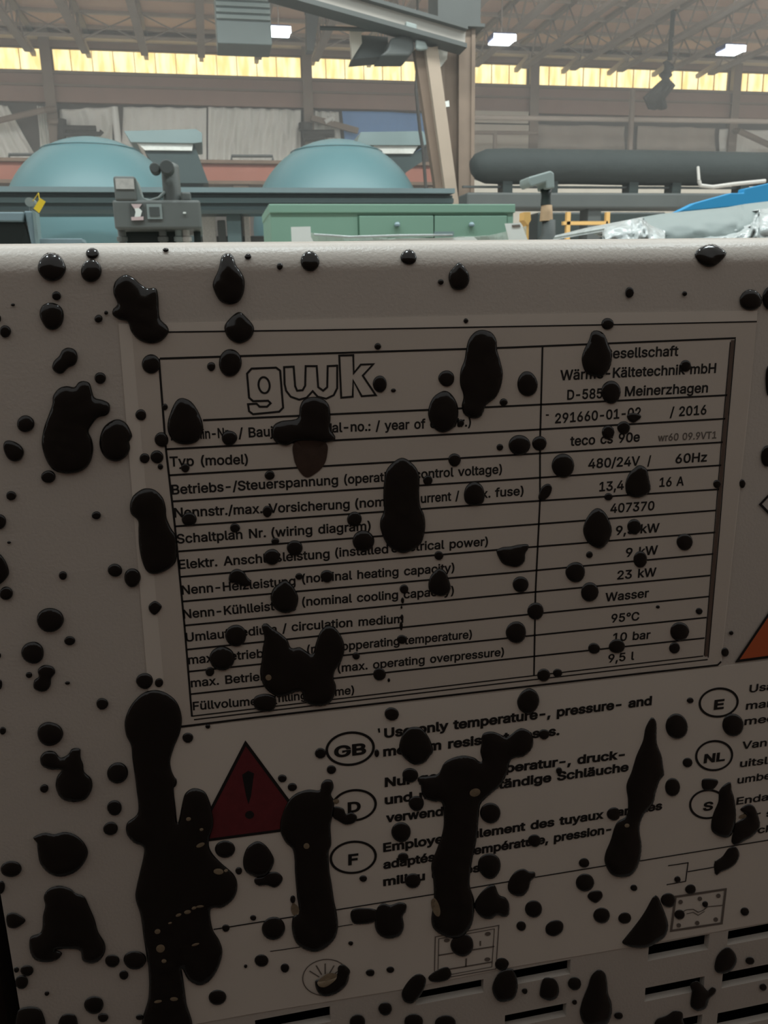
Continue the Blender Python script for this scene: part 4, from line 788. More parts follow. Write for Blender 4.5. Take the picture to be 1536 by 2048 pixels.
  '0': (453, ['227 -40 184 -36 145 -23 110 -2 80 26 56 61 38 102 25 148 17 199 15 254 17 309 25 360 38 406 57 447 81 482 110 511 145 532 184 545 227 549 269 545 308 532 343 511 373 482 397 447 415 406 428 360 436 309 438 254 436 199 428 148 415 102 397 61 373 26 344 -2 309 -23 269 -36', '227 83 249 87 269 99 279 111 290 130 298 153 305 182 309 216 311 254 309 293 305 327 298 355 290 379 279 397 268 410 249 422 227 426 204 422 185 410 174 397 164 379 155 355 148 326 144 293 142 254 144 216 148 182 155 153 164 130 174 111 185 99 204 87']),
  '1': (453, ['43 -33 43 88 424 88 424 -33', '309 542 309 -33 179 -33 179 415 220 415 56 299 53 444 188 542']),
  '2': (453, ['31 -33 31 61 210 251 257 303 271 323 280 340 285 355 287 371 285 388 279 401 271 411 258 419 243 424 224 426 204 424 188 418 177 409 168 398 162 382 157 329 30 329 35 397 44 429 58 459 77 486 100 508 127 525 158 538 191 546 225 549 259 546 292 539 321 526 348 509 371 487 389 463 403 434 411 404 414 372 411 339 402 306 386 273 362 238 291 157 186 47 186 90 422 90 422 -33']),
  '3': (453, ['218 -40 184 -38 151 -31 120 -21 91 -6 65 14 44 37 27 65 16 96 5 165 136 165 146 120 153 108 163 98 178 90 196 85 218 83 242 85 261 91 276 100 287 111 293 126 296 145 294 163 287 179 277 193 259 204 245 209 225 213 200 215 124 215 124 312 255 461 255 419 37 419 37 542 405 542 405 448 188 217 178 321 249 323 287 318 322 306 352 289 378 267 399 240 414 210 423 179 426 145 423 110 414 78 398 48 377 22 352 0 323 -17 291 -30 255 -37']),
  '4': (453, ['7 72 7 167 228 542 368 541 142 157 142 196 446 196 446 72', '249 -33 249 121 249 146 249 351 376 351 376 -33']),
  '5': (453, ['221 -40 187 -38 155 -31 125 -19 98 -2 75 18 55 41 40 68 31 98 22 163 149 163 158 120 165 109 175 98 188 90 203 85 221 83 242 86 259 93 274 105 285 120 292 139 295 162 292 185 284 205 273 221 258 233 240 241 217 244 198 242 178 237 162 230 137 212 31 224 66 542 399 542 399 419 180 419 171 334 126 334 138 343 167 356 197 364 230 367 269 363 307 351 340 333 369 308 392 278 410 243 421 205 424 163 421 126 412 91 398 59 378 31 354 6 325 -14 293 -28 258 -37']),
  '6': (453, ['226 -40 190 -37 157 -28 126 -14 98 6 74 30 55 59 41 91 33 125 30 162 33 191 39 221 49 251 64 283 84 319 110 359 235 542 380 539 168 228 88 229 127 295 142 312 161 327 183 338 208 345 235 347 270 345 302 337 332 324 358 305 381 283 399 256 412 225 419 192 422 157 419 121 411 87 397 56 377 28 354 5 327 -14 296 -29 262 -37', '226 82 245 84 261 91 274 102 285 117 292 135 294 157 292 179 285 198 275 212 261 223 246 230 226 232 207 230 191 223 178 212 167 198 161 180 158 158 161 136 167 117 178 102 191 91 207 84']),
  '7': (453, ['43 -33 290 456 290 419 29 419 29 542 424 542 424 441 185 -33']),
  '8': (453, ['226 -40 189 -38 154 -31 122 -19 93 -2 67 18 47 43 31 71 22 102 19 135 23 174 35 209 55 241 80 267 112 286 120 289 120 244 114 246 87 264 66 288 50 317 40 348 37 380 40 411 49 441 63 468 82 492 104 512 131 528 161 539 193 546 226 549 260 546 291 539 321 528 347 512 370 492 389 468 403 441 412 412 415 380 412 348 402 317 386 289 365 264 339 246 333 244 333 289 341 286 372 267 398 241 417 210 430 174 434 135 431 102 421 71 406 43 385 18 360 -2 331 -19 298 -31 263 -38', '226 82 251 85 271 91 285 99 295 110 301 123 303 139 301 156 294 170 283 183 268 193 249 200 226 202 203 200 184 193 169 183 158 170 151 156 149 139 151 123 157 110 166 99 181 91 201 85', '226 323 244 325 259 330 270 338 279 348 284 360 286 376 284 391 279 403 271 412 260 420 245 425 226 427 207 425 192 420 181 412 173 403 168 391 166 376 168 360 173 348 181 338 193 330 208 325']),
  '9': (453, ['226 549 262 546 296 537 327 523 355 503 378 479 397 450 411 418 419 384 422 347 420 317 414 288 403 257 388 225 368 189 343 150 218 -33 72 -31 284 281 365 280 325 214 310 197 291 182 269 171 244 164 218 161 183 164 151 172 121 185 94 203 72 226 54 253 41 283 33 316 30 352 33 388 42 421 56 453 75 480 99 504 126 523 157 537 191 546', '226 427 207 425 192 418 178 407 168 392 161 373 158 352 161 329 168 311 178 297 191 286 207 279 226 277 246 279 262 286 275 296 285 311 292 329 294 350 292 373 285 392 275 407 261 418 245 425']),
  ':': (188, ['95 -38 65 -32 39 -15 22 11 16 41 22 72 39 97 65 115 95 120 126 115 151 97 169 71 175 41 169 11 151 -15 126 -32', '95 237 65 243 39 260 22 286 16 316 22 347 39 372 65 390 95 395 126 390 151 372 169 347 175 316 169 286 151 260 126 243']),
  'A': (480, ['-31 -33 178 542 299 542 510 -33 372 -33 256 292 233 362 188 511 290 511 244 361 222 292 108 -33', '77 109 77 232 403 232 403 109']),
  'B': (456, ['27 -33 27 542 242 542 279 539 313 532 344 520 370 503 392 483 410 458 422 432 429 403 431 374 428 337 416 305 398 279 375 259 350 245 348 244 348 289 350 289 381 273 409 250 432 219 446 181 451 137 449 106 441 77 429 50 411 25 387 4 358 -12 325 -24 288 -31 247 -33', '158 90 244 90 275 92 296 98 307 105 318 119 322 138 320 152 314 167 304 179 290 189 272 195 247 198 158 198', '158 318 236 318 257 321 274 326 286 334 295 344 301 357 303 371 299 390 289 405 279 412 263 417 239 419 158 419']),
  'C': (510, ['267 -40 219 -36 174 -24 133 -3 96 25 65 59 40 100 22 147 11 198 7 254 11 310 22 361 40 408 65 449 96 484 133 512 174 532 219 545 267 549 296 547 324 543 351 536 376 526 400 513 423 497 452 469 476 436 489 410 499 383 514 315 384 315 370 360 362 376 351 390 338 402 323 411 306 417 287 421 268 423 243 421 221 414 201 404 184 390 168 372 155 350 145 323 139 291 137 254 139 217 145 186 155 159 168 136 184 118 202 104 222 94 243 88 268 86 287 87 306 92 323 98 338 107 351 119 362 132 370 149 384 193 514 193 499 126 489 99 476 73 453 40 423 12 401 -4 377 -17 351 -27 324 -34 296 -38']),
  'D': (502, ['220 -33 63 -33 63 90 214 90 249 92 278 99 301 109 321 124 336 141 349 163 358 189 364 220 366 255 364 290 358 321 349 347 337 368 321 386 303 400 280 410 253 416 220 419 60 419 60 542 227 542 278 538 326 527 369 507 407 480 438 446 463 406 481 360 491 310 495 255 491 200 481 150 463 104 438 63 406 29 367 2 322 -18 273 -29', '158 542 158 -33 27 -33 27 542']),
  'E': (419, ['27 -33 27 542 405 542 405 419 158 419 158 319 388 319 388 196 158 196 158 90 408 90 408 -33']),
  'F': (410, ['27 -33 27 542 402 542 402 419 158 419 158 311 379 311 379 188 158 188 158 -33']),
  'G': (520, ['269 -40 220 -36 174 -24 132 -3 95 25 64 60 39 101 21 148 11 199 7 254 11 310 21 361 39 408 64 449 95 484 131 512 173 532 217 545 264 549 295 547 323 543 351 535 377 524 401 511 424 495 444 477 462 456 478 433 490 409 500 382 516 316 385 316 369 358 360 375 349 389 336 401 321 410 305 417 287 421 266 423 242 421 221 415 201 404 183 391 168 372 155 350 145 323 139 291 137 254 139 217 145 186 155 159 168 137 184 119 202 104 222 94 244 88 269 86 291 88 311 92 329 100 344 111 357 123 367 139 375 157 380 178 385 241 440 232 250 166 250 289 511 289 511 199 508 155 497 113 480 74 456 41 427 12 392 -10 354 -27 313 -37']),
  'H': (517, ['27 -33 27 542 158 542 158 322 359 322 359 542 490 542 490 -33 359 -33 359 199 158 199 158 -33']),
  'K': (467, ['80 84 71 227 113 282 150 325 187 366 349 542 509 535 244 241 241 242', '27 -33 27 542 158 542 158 334 157 225 158 194 158 -33', '355 -33 146 260 230 364 507 -30']),
  'L': (393, ['27 -33 27 542 158 542 158 90 394 90 394 -33']),
  'M': (628, ['27 -33 27 542 174 542 308 199 319 170 331 133 343 93 366 16 262 16 286 92 299 131 311 169 321 199 454 542 601 542 601 -33 471 -33 471 291 471 327 472 369 473 414 475 490 558 490 529 399 513 352 498 310 487 279 364 -33 264 -33 140 279 128 310 114 350 98 397 66 490 151 490 153 417 154 372 155 329 155 291 155 -33']),
  'N': (523, ['27 -33 27 542 154 542 371 200 391 167 417 122 464 29 375 16 368 106 366 157 366 195 366 542 496 542 496 -33 369 -33 174 273 149 314 119 365 55 478 151 492 155 385 157 329 158 291 158 -33']),
  'S': (447, ['224 -42 184 -40 148 -33 114 -21 84 -5 58 16 37 41 21 70 10 101 0 170 131 170 141 122 149 109 161 98 178 90 199 84 224 82 251 85 273 91 291 101 303 112 310 125 312 139 310 150 306 158 297 166 282 174 235 191 174 208 132 222 95 241 63 265 38 296 23 332 19 372 22 406 32 438 48 467 69 492 95 512 124 528 156 540 191 546 227 549 264 546 298 539 330 528 359 512 383 492 404 468 420 441 430 411 438 345 313 345 297 395 282 411 268 418 248 424 225 425 200 423 180 417 166 409 156 399 150 388 148 376 150 364 156 356 167 347 183 338 222 325 274 311 324 294 352 281 379 264 403 242 424 213 437 179 441 139 438 106 429 74 414 45 393 20 368 -2 337 -19 303 -32 265 -40']),
  'T': (449, ['-1 419 -1 542 450 542 450 419 290 419 290 -33 160 -33 160 419']),
  'U': (517, ['259 -41 216 -38 175 -29 139 -14 106 7 79 32 56 63 40 97 30 134 27 172 27 542 157 542 157 180 161 152 170 130 184 111 204 97 219 90 237 86 259 85 281 86 299 90 314 97 334 111 348 129 356 152 360 180 360 542 490 542 490 172 487 134 477 97 461 63 439 33 411 7 379 -14 342 -29 302 -38']),
  'V': (480, ['181 -33 -31 542 108 542 223 217 247 147 292 -2 190 -2 236 148 258 217 371 542 510 542 301 -33']),
  'W': (686, ['130 -33 -27 542 108 542 195 204 208 153 219 100 237 7 149 7 167 100 179 153 192 204 281 542 405 542 494 204 506 153 518 100 537 7 448 7 467 100 478 153 491 204 578 542 713 542 555 -33 430 -33 336 315 319 385 296 508 389 508 367 388 350 315 256 -33']),
  'a': (389, ['159 -42 119 -38 80 -25 46 -4 20 26 3 64 -3 108 1 146 15 178 35 203 61 222 89 234 118 243 173 253 229 259 243 262 247 263 243 259 243 258 243 255 241 271 237 281 233 287 225 292 213 296 196 298 177 296 162 292 150 285 141 278 135 270 117 234 -7 271 30 341 57 371 89 393 123 407 158 415 195 418 246 412 275 403 304 388 330 366 351 336 362 311 368 282 370 252 370 -33 244 -33 244 19 289 19 276 1 254 -16 228 -30 196 -39', '170 79 194 81 212 88 225 98 235 110 240 124 243 140 243 137 270 151 237 143 205 139 181 135 145 127 135 122 129 118 126 113 125 105 126 97 129 92 133 88 142 83 154 80']),
  'b': (424, ['229 -41 191 -38 158 -26 132 -9 113 10 101 26 145 26 145 -33 20 -33 20 542 147 542 147 352 101 352 112 367 131 386 157 402 190 414 229 418 266 414 300 405 331 388 359 366 382 339 400 307 413 270 421 231 423 189 421 146 413 107 400 71 382 38 359 11 332 -12 300 -28 266 -38', '220 80 242 83 259 92 274 107 285 129 290 147 294 167 295 189 294 212 291 232 285 249 274 270 260 284 243 293 220 296 198 293 181 285 167 271 156 250 150 233 147 213 146 189 147 166 150 145 156 128 167 106 181 92 198 83']),
  'c': (396, ['207 -41 169 -38 132 -28 99 -12 70 11 46 38 26 70 12 106 4 146 1 187 4 230 12 269 26 306 46 338 70 365 99 388 132 404 169 414 207 418 239 415 269 409 298 398 324 383 347 364 367 341 382 315 406 254 284 223 263 270 250 284 232 293 207 296 183 293 165 284 151 268 139 246 134 228 130 209 129 187 130 167 134 147 139 130 151 108 165 93 183 83 207 80 232 83 250 93 264 107 285 156 407 126 384 64 368 37 349 14 325 -6 299 -21 270 -32 239 -39']),
  'd': (424, ['195 -41 159 -38 125 -28 93 -12 66 11 43 38 25 71 11 107 4 146 1 189 4 231 11 270 25 307 43 339 66 366 94 388 125 405 159 414 196 418 235 414 268 402 293 386 312 367 323 352 278 352 278 542 405 542 405 -33 280 -33 280 26 324 26 312 10 293 -9 267 -26 234 -38', '205 80 226 83 243 92 257 106 269 128 274 145 277 166 279 189 277 213 274 233 269 250 258 271 244 285 227 293 205 296 182 293 164 284 150 270 139 249 134 232 130 212 129 189 131 167 134 147 139 129 151 107 165 92 182 83']),
  'e': (404, ['212 -41 171 -38 134 -28 100 -12 70 11 45 38 26 70 12 106 4 145 1 187 4 229 12 268 25 304 44 336 68 364 97 387 130 404 166 414 205 418 241 414 277 405 311 389 342 365 360 344 376 320 388 294 397 263 402 230 404 195 404 136 42 136 42 254 401 240 281 144 274 231 267 256 257 274 244 286 227 294 205 297 183 294 165 286 150 272 139 255 132 234 129 209 129 179 130 155 134 136 140 122 152 103 168 90 188 82 213 79 229 80 242 84 253 89 262 96 269 105 287 144 411 114 382 47 359 16 330 -8 295 -26 269 -35 241 -40']),
  'f': (254, ['261 412 261 294 -27 294 -27 412', '48 -33 48 434 52 471 68 504 92 531 121 549 154 560 187 563 228 559 284 544 250 428 209 439 195 441 183 439 179 437 177 432 175 416 175 -33']),
  'g': (425, ['207 -184 177 -182 149 -178 123 -171 89 -155 60 -135 38 -111 4 -58 110 2 145 -43 155 -51 167 -58 184 -62 207 -64 230 -62 248 -57 261 -49 270 -39 276 -26 278 -4 278 35 323 35 311 19 292 1 266 -14 234 -25 195 -28 160 -25 127 -17 96 -2 68 19 44 45 25 75 12 110 4 149 1 191 4 233 12 272 25 308 44 339 67 366 94 388 126 405 160 414 196 418 235 414 268 403 294 386 313 368 324 352 280 352 280 412 405 412 405 -10 403 -46 393 -79 378 -109 357 -133 331 -152 303 -167 272 -176 240 -182', '205 92 228 95 245 103 259 115 270 135 275 150 278 170 279 193 278 215 275 235 270 251 258 271 244 285 227 293 205 296 182 293 165 285 151 270 139 249 134 233 130 214 129 193 131 171 134 152 139 136 150 117 164 103 182 95']),
  'h': (410, ['147 225 147 -33 20 -33 20 542 147 542 147 254 53 254 86 335 107 365 133 389 162 405 194 415 228 418 271 413 311 398 345 372 370 337 382 307 388 275 390 241 390 -33 263 -33 263 234 261 256 256 271 249 281 233 292 209 296 192 294 177 288 165 279 156 267 149 250']),
  'i': (167, ['20 -33 20 412 147 412 147 -33', '84 409 55 414 31 430 13 454 8 483 13 512 31 536 55 552 84 557 112 552 137 536 154 512 160 483 154 454 137 430 112 414']),
  'j': (167, ['20 412 147 412 147 -31 143 -69 131 -105 110 -136 81 -158 45 -172 5 -176 -43 -176 -43 -54 -1 -54 12 -52 15 -50 17 -44 20 -27', '83 409 55 414 30 430 13 454 7 483 13 512 30 536 55 552 83 557 112 552 137 536 154 512 160 483 154 454 137 430 112 414']),
  'k': (381, ['84 76 77 245 107 245 271 412 421 405 198 166 190 166', '20 -33 20 542 147 542 147 -33', '278 -33 104 188 194 278 432 -29']),
  'l': (189, ['138 -36 89 -28 50 -4 26 36 20 82 20 542 147 542 147 100 148 83 148 82 144 86 148 85 157 85 195 92 220 -23 166 -34']),
  'm': (610, ['20 -33 20 412 145 412 145 262 60 262 88 338 107 367 131 390 158 406 188 416 219 419 253 416 284 404 310 385 330 360 345 332 364 262 265 262 292 336 312 365 337 388 367 405 401 416 437 419 476 415 513 401 545 377 569 345 581 318 588 288 590 256 590 -33 463 -33 463 251 459 276 450 287 437 294 418 297 403 295 391 291 381 284 375 274 370 262 368 245 368 -33 241 -33 241 257 238 275 230 286 217 294 199 297 186 296 173 291 163 283 155 273 149 258 147 236 147 -33']),
  'n': (410, ['147 225 147 -33 20 -33 20 412 145 412 145 254 53 254 86 335 107 365 133 389 162 405 194 415 228 418 271 413 311 398 345 372 370 337 381 307 388 275 390 241 390 -33 263 -33 263 234 261 256 256 271 249 281 233 292 209 296 192 294 177 288 165 279 156 267 149 250']),
  'o': (415, ['207 -41 169 -38 132 -28 99 -12 70 11 46 38 26 70 12 106 4 146 1 187 4 230 12 269 26 306 46 338 70 365 99 388 132 404 169 414 207 418 246 414 283 405 316 388 345 366 370 338 389 306 403 269 411 230 414 187 411 146 403 107 389 70 370 38 345 11 316 -12 283 -28 246 -38', '207 80 232 83 250 93 265 108 276 130 282 147 285 167 286 187 285 209 282 228 276 246 265 268 250 283 232 293 207 296 183 293 165 284 151 268 139 246 134 228 130 209 129 187 130 167 134 147 139 130 151 108 165 93 183 83']),
  'p': (424, ['20 -176 20 412 145 412 145 352 101 352 112 367 131 386 157 403 190 414 229 418 266 414 300 405 331 388 359 366 382 339 400 307 413 270 421 231 423 189 421 146 413 107 400 71 382 38 359 11 332 -12 300 -28 266 -38 229 -41 191 -38 158 -26 132 -9 113 10 101 26 147 26 147 -176', '220 80 242 83 259 92 274 107 285 129 290 147 294 167 295 189 294 212 291 232 285 249 274 270 260 284 243 293 220 296 198 293 181 285 167 271 156 250 150 233 147 213 146 189 147 166 150 145 156 128 167 106 181 92 198 83']),
  'r': (259, ['20 -33 20 412 145 412 145 354 96 354 104 368 134 395 171 412 211 418 230 417 276 415 276 284 226 291 208 293 189 291 175 285 163 277 154 266 149 253 147 235 147 -33']),
  's': (365, ['182 -41 153 -40 126 -35 100 -27 65 -10 36 16 15 49 -7 119 114 144 133 98 143 88 158 81 181 79 208 82 225 90 232 98 234 104 233 108 231 111 222 117 203 123 140 138 105 149 74 164 48 185 29 211 17 241 13 274 19 315 38 351 66 380 101 400 129 410 157 416 187 418 229 414 267 403 299 385 325 360 343 331 369 266 250 239 230 279 222 290 209 296 187 299 165 297 151 290 144 283 142 276 143 272 146 269 157 262 180 255 238 241 273 230 304 215 331 194 356 155 365 107 358 65 340 28 310 -2 274 -24 245 -34 214 -39']),
  't': (227, ['237 412 237 294 -27 294 -27 412', '32 504 159 504 159 100 161 86 161 84 161 84 171 83 181 84 227 91 252 -24 196 -36 168 -37 131 -34 98 -23 69 -3 48 24 36 57 32 91']),
  'u': (410, ['182 -38 139 -33 99 -18 65 8 40 43 28 72 22 104 20 138 20 412 147 412 147 146 149 124 154 109 161 99 177 88 201 84 218 85 233 91 245 100 254 113 260 130 263 154 263 412 390 412 390 -33 265 -33 265 125 357 125 323 44 302 13 276 -10 247 -26 216 -35']),
  'v': (389, ['140 -33 -31 412 108 412 196 166 219 96 249 -12 140 -12 171 96 193 166 282 412 419 412 249 -33']),
  'w': (567, ['113 -33 -22 412 112 412 165 222 186 144 216 8 124 8 153 142 174 222 227 412 342 412 393 222 414 143 443 8 350 8 381 143 402 222 455 412 589 412 454 -33 344 -33 287 163 273 217 259 272 235 371 332 371 309 273 294 216 280 163 224 -33']),
  'x': (379, ['-38 -31 191 281 190 108 -30 410 118 412 175 323 208 270 265 173 119 173 174 270 205 323 264 412 410 410 189 106 189 277 416 -31 269 -33 203 68 172 119 115 214 261 215 207 119 176 68 109 -33']),
  'y': (389, ['7 -162 37 -48 76 -55 90 -57 97 -56 101 -55 106 -51 112 -42 120 -24 127 -2 -30 412 108 412 197 166 218 96 249 -12 140 -12 171 96 193 166 282 412 419 412 235 -71 220 -102 202 -128 179 -150 153 -166 123 -175 92 -178 59 -176']),
  'z': (380, ['9 -33 9 57 221 331 221 290 15 290 15 412 366 412 366 320 159 49 159 89 372 89 372 -33']),
  '°': (316, ['158 250 119 255 84 270 54 293 30 323 15 359 10 397 15 437 30 472 54 503 84 526 119 541 158 546 197 541 233 526 263 502 286 472 301 436 306 397 301 359 286 323 263 293 233 270 197 255', '158 368 166 369 173 372 180 376 185 383 188 390 189 397 188 406 185 413 180 419 173 424 166 427 158 428 150 427 143 424 137 419 132 413 129 406 128 397 129 389 132 383 137 376 143 372 150 369']),
  'ß': (441, ['155 361 155 -33 27 -33 27 364 32 416 48 463 75 500 111 528 152 544 196 549 235 545 274 533 309 513 338 483 353 456 362 426 365 393 363 364 356 338 337 305 321 283 319 278 319 273 320 268 323 263 348 241 384 212 404 192 421 167 433 136 436 100 431 59 414 23 387 -5 353 -25 327 -33 299 -38 269 -40 233 -38 198 -30 169 -20 122 6 172 119 230 89 244 85 265 83 288 86 301 91 306 97 308 105 307 112 304 118 279 141 243 168 223 187 206 210 193 239 189 272 192 299 201 322 221 349 235 369 237 376 238 387 235 406 228 416 215 423 197 425 178 422 166 413 161 404 157 387']),
  'à': (389, ['159 -42 119 -38 80 -25 46 -4 20 26 3 64 -3 108 1 146 15 178 35 203 61 222 89 234 118 243 173 253 229 259 243 262 247 263 243 259 243 258 243 255 241 271 237 281 233 287 225 292 213 296 196 298 177 296 162 292 150 285 141 278 135 270 117 234 -7 271 30 341 57 371 89 393 123 407 158 415 195 418 246 412 275 403 304 388 330 366 351 336 362 311 368 282 370 252 370 -33 244 -33 244 19 289 19 276 1 254 -16 228 -30 196 -39', '170 79 194 81 212 88 225 98 235 110 240 124 243 140 243 137 270 151 237 143 205 139 181 135 145 127 135 122 129 118 126 113 125 105 126 97 129 92 133 88 142 83 154 80', '147 396 41 561 188 562 268 396']),
  'ä': (389, ['159 -42 119 -38 80 -25 46 -4 20 26 3 64 -3 108 1 146 15 178 35 203 61 222 89 234 118 243 173 253 229 259 243 262 247 263 243 259 243 258 243 255 241 271 237 281 233 287 225 292 213 296 196 298 177 296 162 292 150 285 141 278 135 270 117 234 -7 271 30 341 57 371 89 393 123 407 158 415 195 418 246 412 275 403 304 388 330 366 351 336 362 311 368 282 370 252 370 -33 244 -33 244 19 289 19 276 1 254 -16 228 -30 196 -39', '170 79 194 81 212 88 225 98 235 110 240 124 243 140 243 137 270 151 237 143 205 139 181 135 145 127 135 122 129 118 126 113 125 105 126 97 129 92 133 88 142 83 154 80', '261 409 233 415 209 431 192 455 187 483 192 512 209 535 233 552 261 557 290 552 313 535 330 511 335 483 330 455 313 431 290 415', '117 409 89 415 65 431 49 455 43 483 49 512 65 535 89 552 117 557 146 552 170 535 186 511 191 483 186 455 170 431 146 415']),
  'é': (404, ['212 -41 171 -38 134 -28 100 -12 70 11 45 38 26 70 12 106 4 145 1 187 4 229 12 268 25 304 44 336 68 364 97 387 130 404 166 414 205 418 241 414 277 405 311 389 342 365 360 344 376 320 388 294 397 263 402 230 404 195 404 136 42 136 42 254 401 240 281 144 274 231 267 256 257 274 244 286 227 294 205 297 183 294 165 286 150 272 139 255 132 234 129 209 129 179 130 155 134 136 140 122 152 103 168 90 188 82 213 79 229 80 242 84 253 89 262 96 269 105 287 144 411 114 382 47 359 16 330 -8 295 -26 269 -35 241 -40', '125 396 204 562 351 561 245 396']),
  'ö': (415, ['207 -41 169 -38 132 -28 99 -12 70 11 46 38 26 70 12 106 4 146 1 187 4 230 12 269 26 306 46 338 70 365 99 388 132 404 169 414 207 418 246 414 283 405 316 388 345 366 370 338 389 306 403 269 411 230 414 187 411 146 403 107 389 70 370 38 345 11 316 -12 283 -28 246 -38', '207 80 232 83 250 93 265 108 276 130 282 147 285 167 286 187 285 209 282 228 276 246 265 268 250 283 232 293 207 296 183 293 165 284 151 268 139 246 134 228 130 209 129 187 130 167 134 147 139 130 151 108 165 93 183 83', '279 409 251 415 227 431 211 455 205 483 211 512 227 535 251 552 279 557 308 552 332 535 348 511 353 483 348 455 332 431 308 415', '136 409 107 415 83 431 67 455 61 483 67 512 83 535 107 552 136 557 164 552 188 535 204 511 209 483 204 455 188 431 164 415']),
  'ü': (410, ['182 -38 139 -33 99 -18 65 8 40 43 28 72 22 104 20 138 20 412 147 412 147 146 149 124 154 109 161 99 177 88 201 84 218 85 233 91 245 100 254 113 260 130 263 154 263 412 390 412 390 -33 265 -33 265 125 357 125 323 44 302 13 276 -10 247 -26 216 -35', '277 409 249 415 225 431 208 455 203 483 208 512 225 535 249 552 277 557 305 552 329 535 345 511 351 483 345 455 329 431 305 415', '133 409 105 415 81 431 64 455 59 483 64 512 81 535 105 552 133 557 162 552 185 535 202 511 207 483 202 455 185 431 162 415']),
 },
}
_gc = {}
def glyph(c, wgt):
    if (c, wgt) not in _gc:
        adv, L = GLYPHS[wgt][c]
        loops = [[(float(x) / 1000, float(y) / 1000) for x, y in zip(l.split()[0::2], l.split()[1::2])] for l in L]
        P = [p for l in loops for p in l]; ed = []; k = 0
        for l in loops: ed += [(k + i, k + (i + 1) % len(l)) for i in range(len(l))]; k += len(l)
        V, _e, F, *_r = delaunay_2d_cdt([Vector(p) for p in P], ed, [], 0, 1e-6)
        def wind(x, y):             # winding number of the letter's contours about a point
            n = 0
            for l in loops:
                for (x1, y1), (x2, y2) in zip(l, l[1:] + l[:1]):
                    if (y1 <= y) != (y2 <= y) and x < x1 + (y - y1) * (x2 - x1) / (y2 - y1): n += 1 if y2 > y1 else -1
            return n
        tris = [tuple(t) for t in F if wind(sum(V[i].x for i in t) / len(t), sum(V[i].y for i in t) / len(t))]
        _gc[c, wgt] = adv / 1000, [(v.x, v.y) for v in V], tris
    return _gc[c, wgt]
def glyphs(txt, bold):
    wgt = 'B' if bold > .015 else 'R'; co = []; fc = []; x = 0
    for c in txt:
        if c == ' ': x += .27; continue
        adv, P, T = glyph(c, wgt); k = len(co)
        co += [(px + x, py) for px, py in P]; fc += [tuple(i + k for i in t) for t in T]; x += adv
    return np.array(co), fc
CAPH = None
def write(mb, txt, x0, y0, x1, y1, cap=19.5, bold=0.014, y=-TI, w=None):   # text from one baseline end to the other
    global CAPH
    if CAPH is None: c, _ = glyphs('H', 0); CAPH = c[:, 1].max()
    co, fc = glyphs(txt, bold)
    A = Vector(pz(x0, y0)); B = Vector(pz(x1, y1)); d = (B - A); L = d.length; d.normalize(); nrm = Vector((-d.y, d.x))
    sx = L / (co[:, 0].max() - co[:, 0].min()); sy = cap * PLX / CAPH
    if w: sx = sy * w
    ox = co[:, 0].min()
    vv = [mb.bm.verts.new((A.x + d.x * (x - ox) * sx + nrm.x * z * sy, y, A.y + d.y * (x - ox) * sx + nrm.y * z * sy)) for x, z in co]
    for f in fc:
        try: g = mb.bm.faces.new([vv[i] for i in f])
        except ValueError: continue
        g.normal_update()
        if g.normal.y > 0: g.normal_flip()

g = MB()
rows = [((320, 717), (1016, 695), (1470, 676)), ((406, 840), (1016, 812), (1453, 790)), ((332, 898), (1016, 862), (1449, 837)), ((338, 950), (1016, 910), (1444, 884)),
        ((346, 1002), (1016, 959), (1441, 930)), ((350, 1052), (1016, 1005), (1437, 978)), ((357, 1102), (1016, 1052), (1431, 1020)), ((360, 1153), (1016, 1097), (1429, 1064)),
        ((365, 1202), (1016, 1145), (1425, 1107)), ((369, 1250), (1016, 1188), (1419, 1150)), ((374, 1298), (1016, 1232), (1417, 1192)), ((378, 1342), (1016, 1275), (1412, 1234)),
        ((382, 1387), (1016, 1317), (1408, 1275)), ((384, 1431), (1016, 1356), (1405, 1311)), ((388, 1438), (1016, 1364), (1414, 1318))]
for i, r in enumerate(rows): ribbon(g, r, 4.0 if i < 13 else 3.0)
ribbon(g, [(335, 664), (640, 660), (1016, 653), (1290, 648), (1512, 643)], 2.8)
ribbon(g, [(362, 1452), (508, 1434), (1016, 1376), (1280, 1346), (1434, 1329), (1441, 1322)], 5)
ribbon(g, [(318, 717), (332, 898), (350, 1052), (369, 1249), (384, 1432)], 4)
ribbon(g, [(1084, 694), (1079, 886), (1079, 1000), (1070, 1183), (1067, 1350)], 4)
g.build('table_lines', K['ink'], label1, fix=False)
g = MB(); ribbon(g, [(1464, 680), (1446, 885), (1432, 1064), (1411, 1312)], 9); g.build('table_edge', K['brown_ink'], label1, fix=False)
g = MB(); ribbon(g, [(1469, 678), (1451, 885), (1437, 1064), (1415, 1314)], 2.5, -TI - .00003); ribbon(g, [(1459, 684), (1441, 885), (1427, 1064), (1407, 1310)], 2, -TI - .00003)
g.build('table_edge_lines', K['ink'], label1, fix=False)

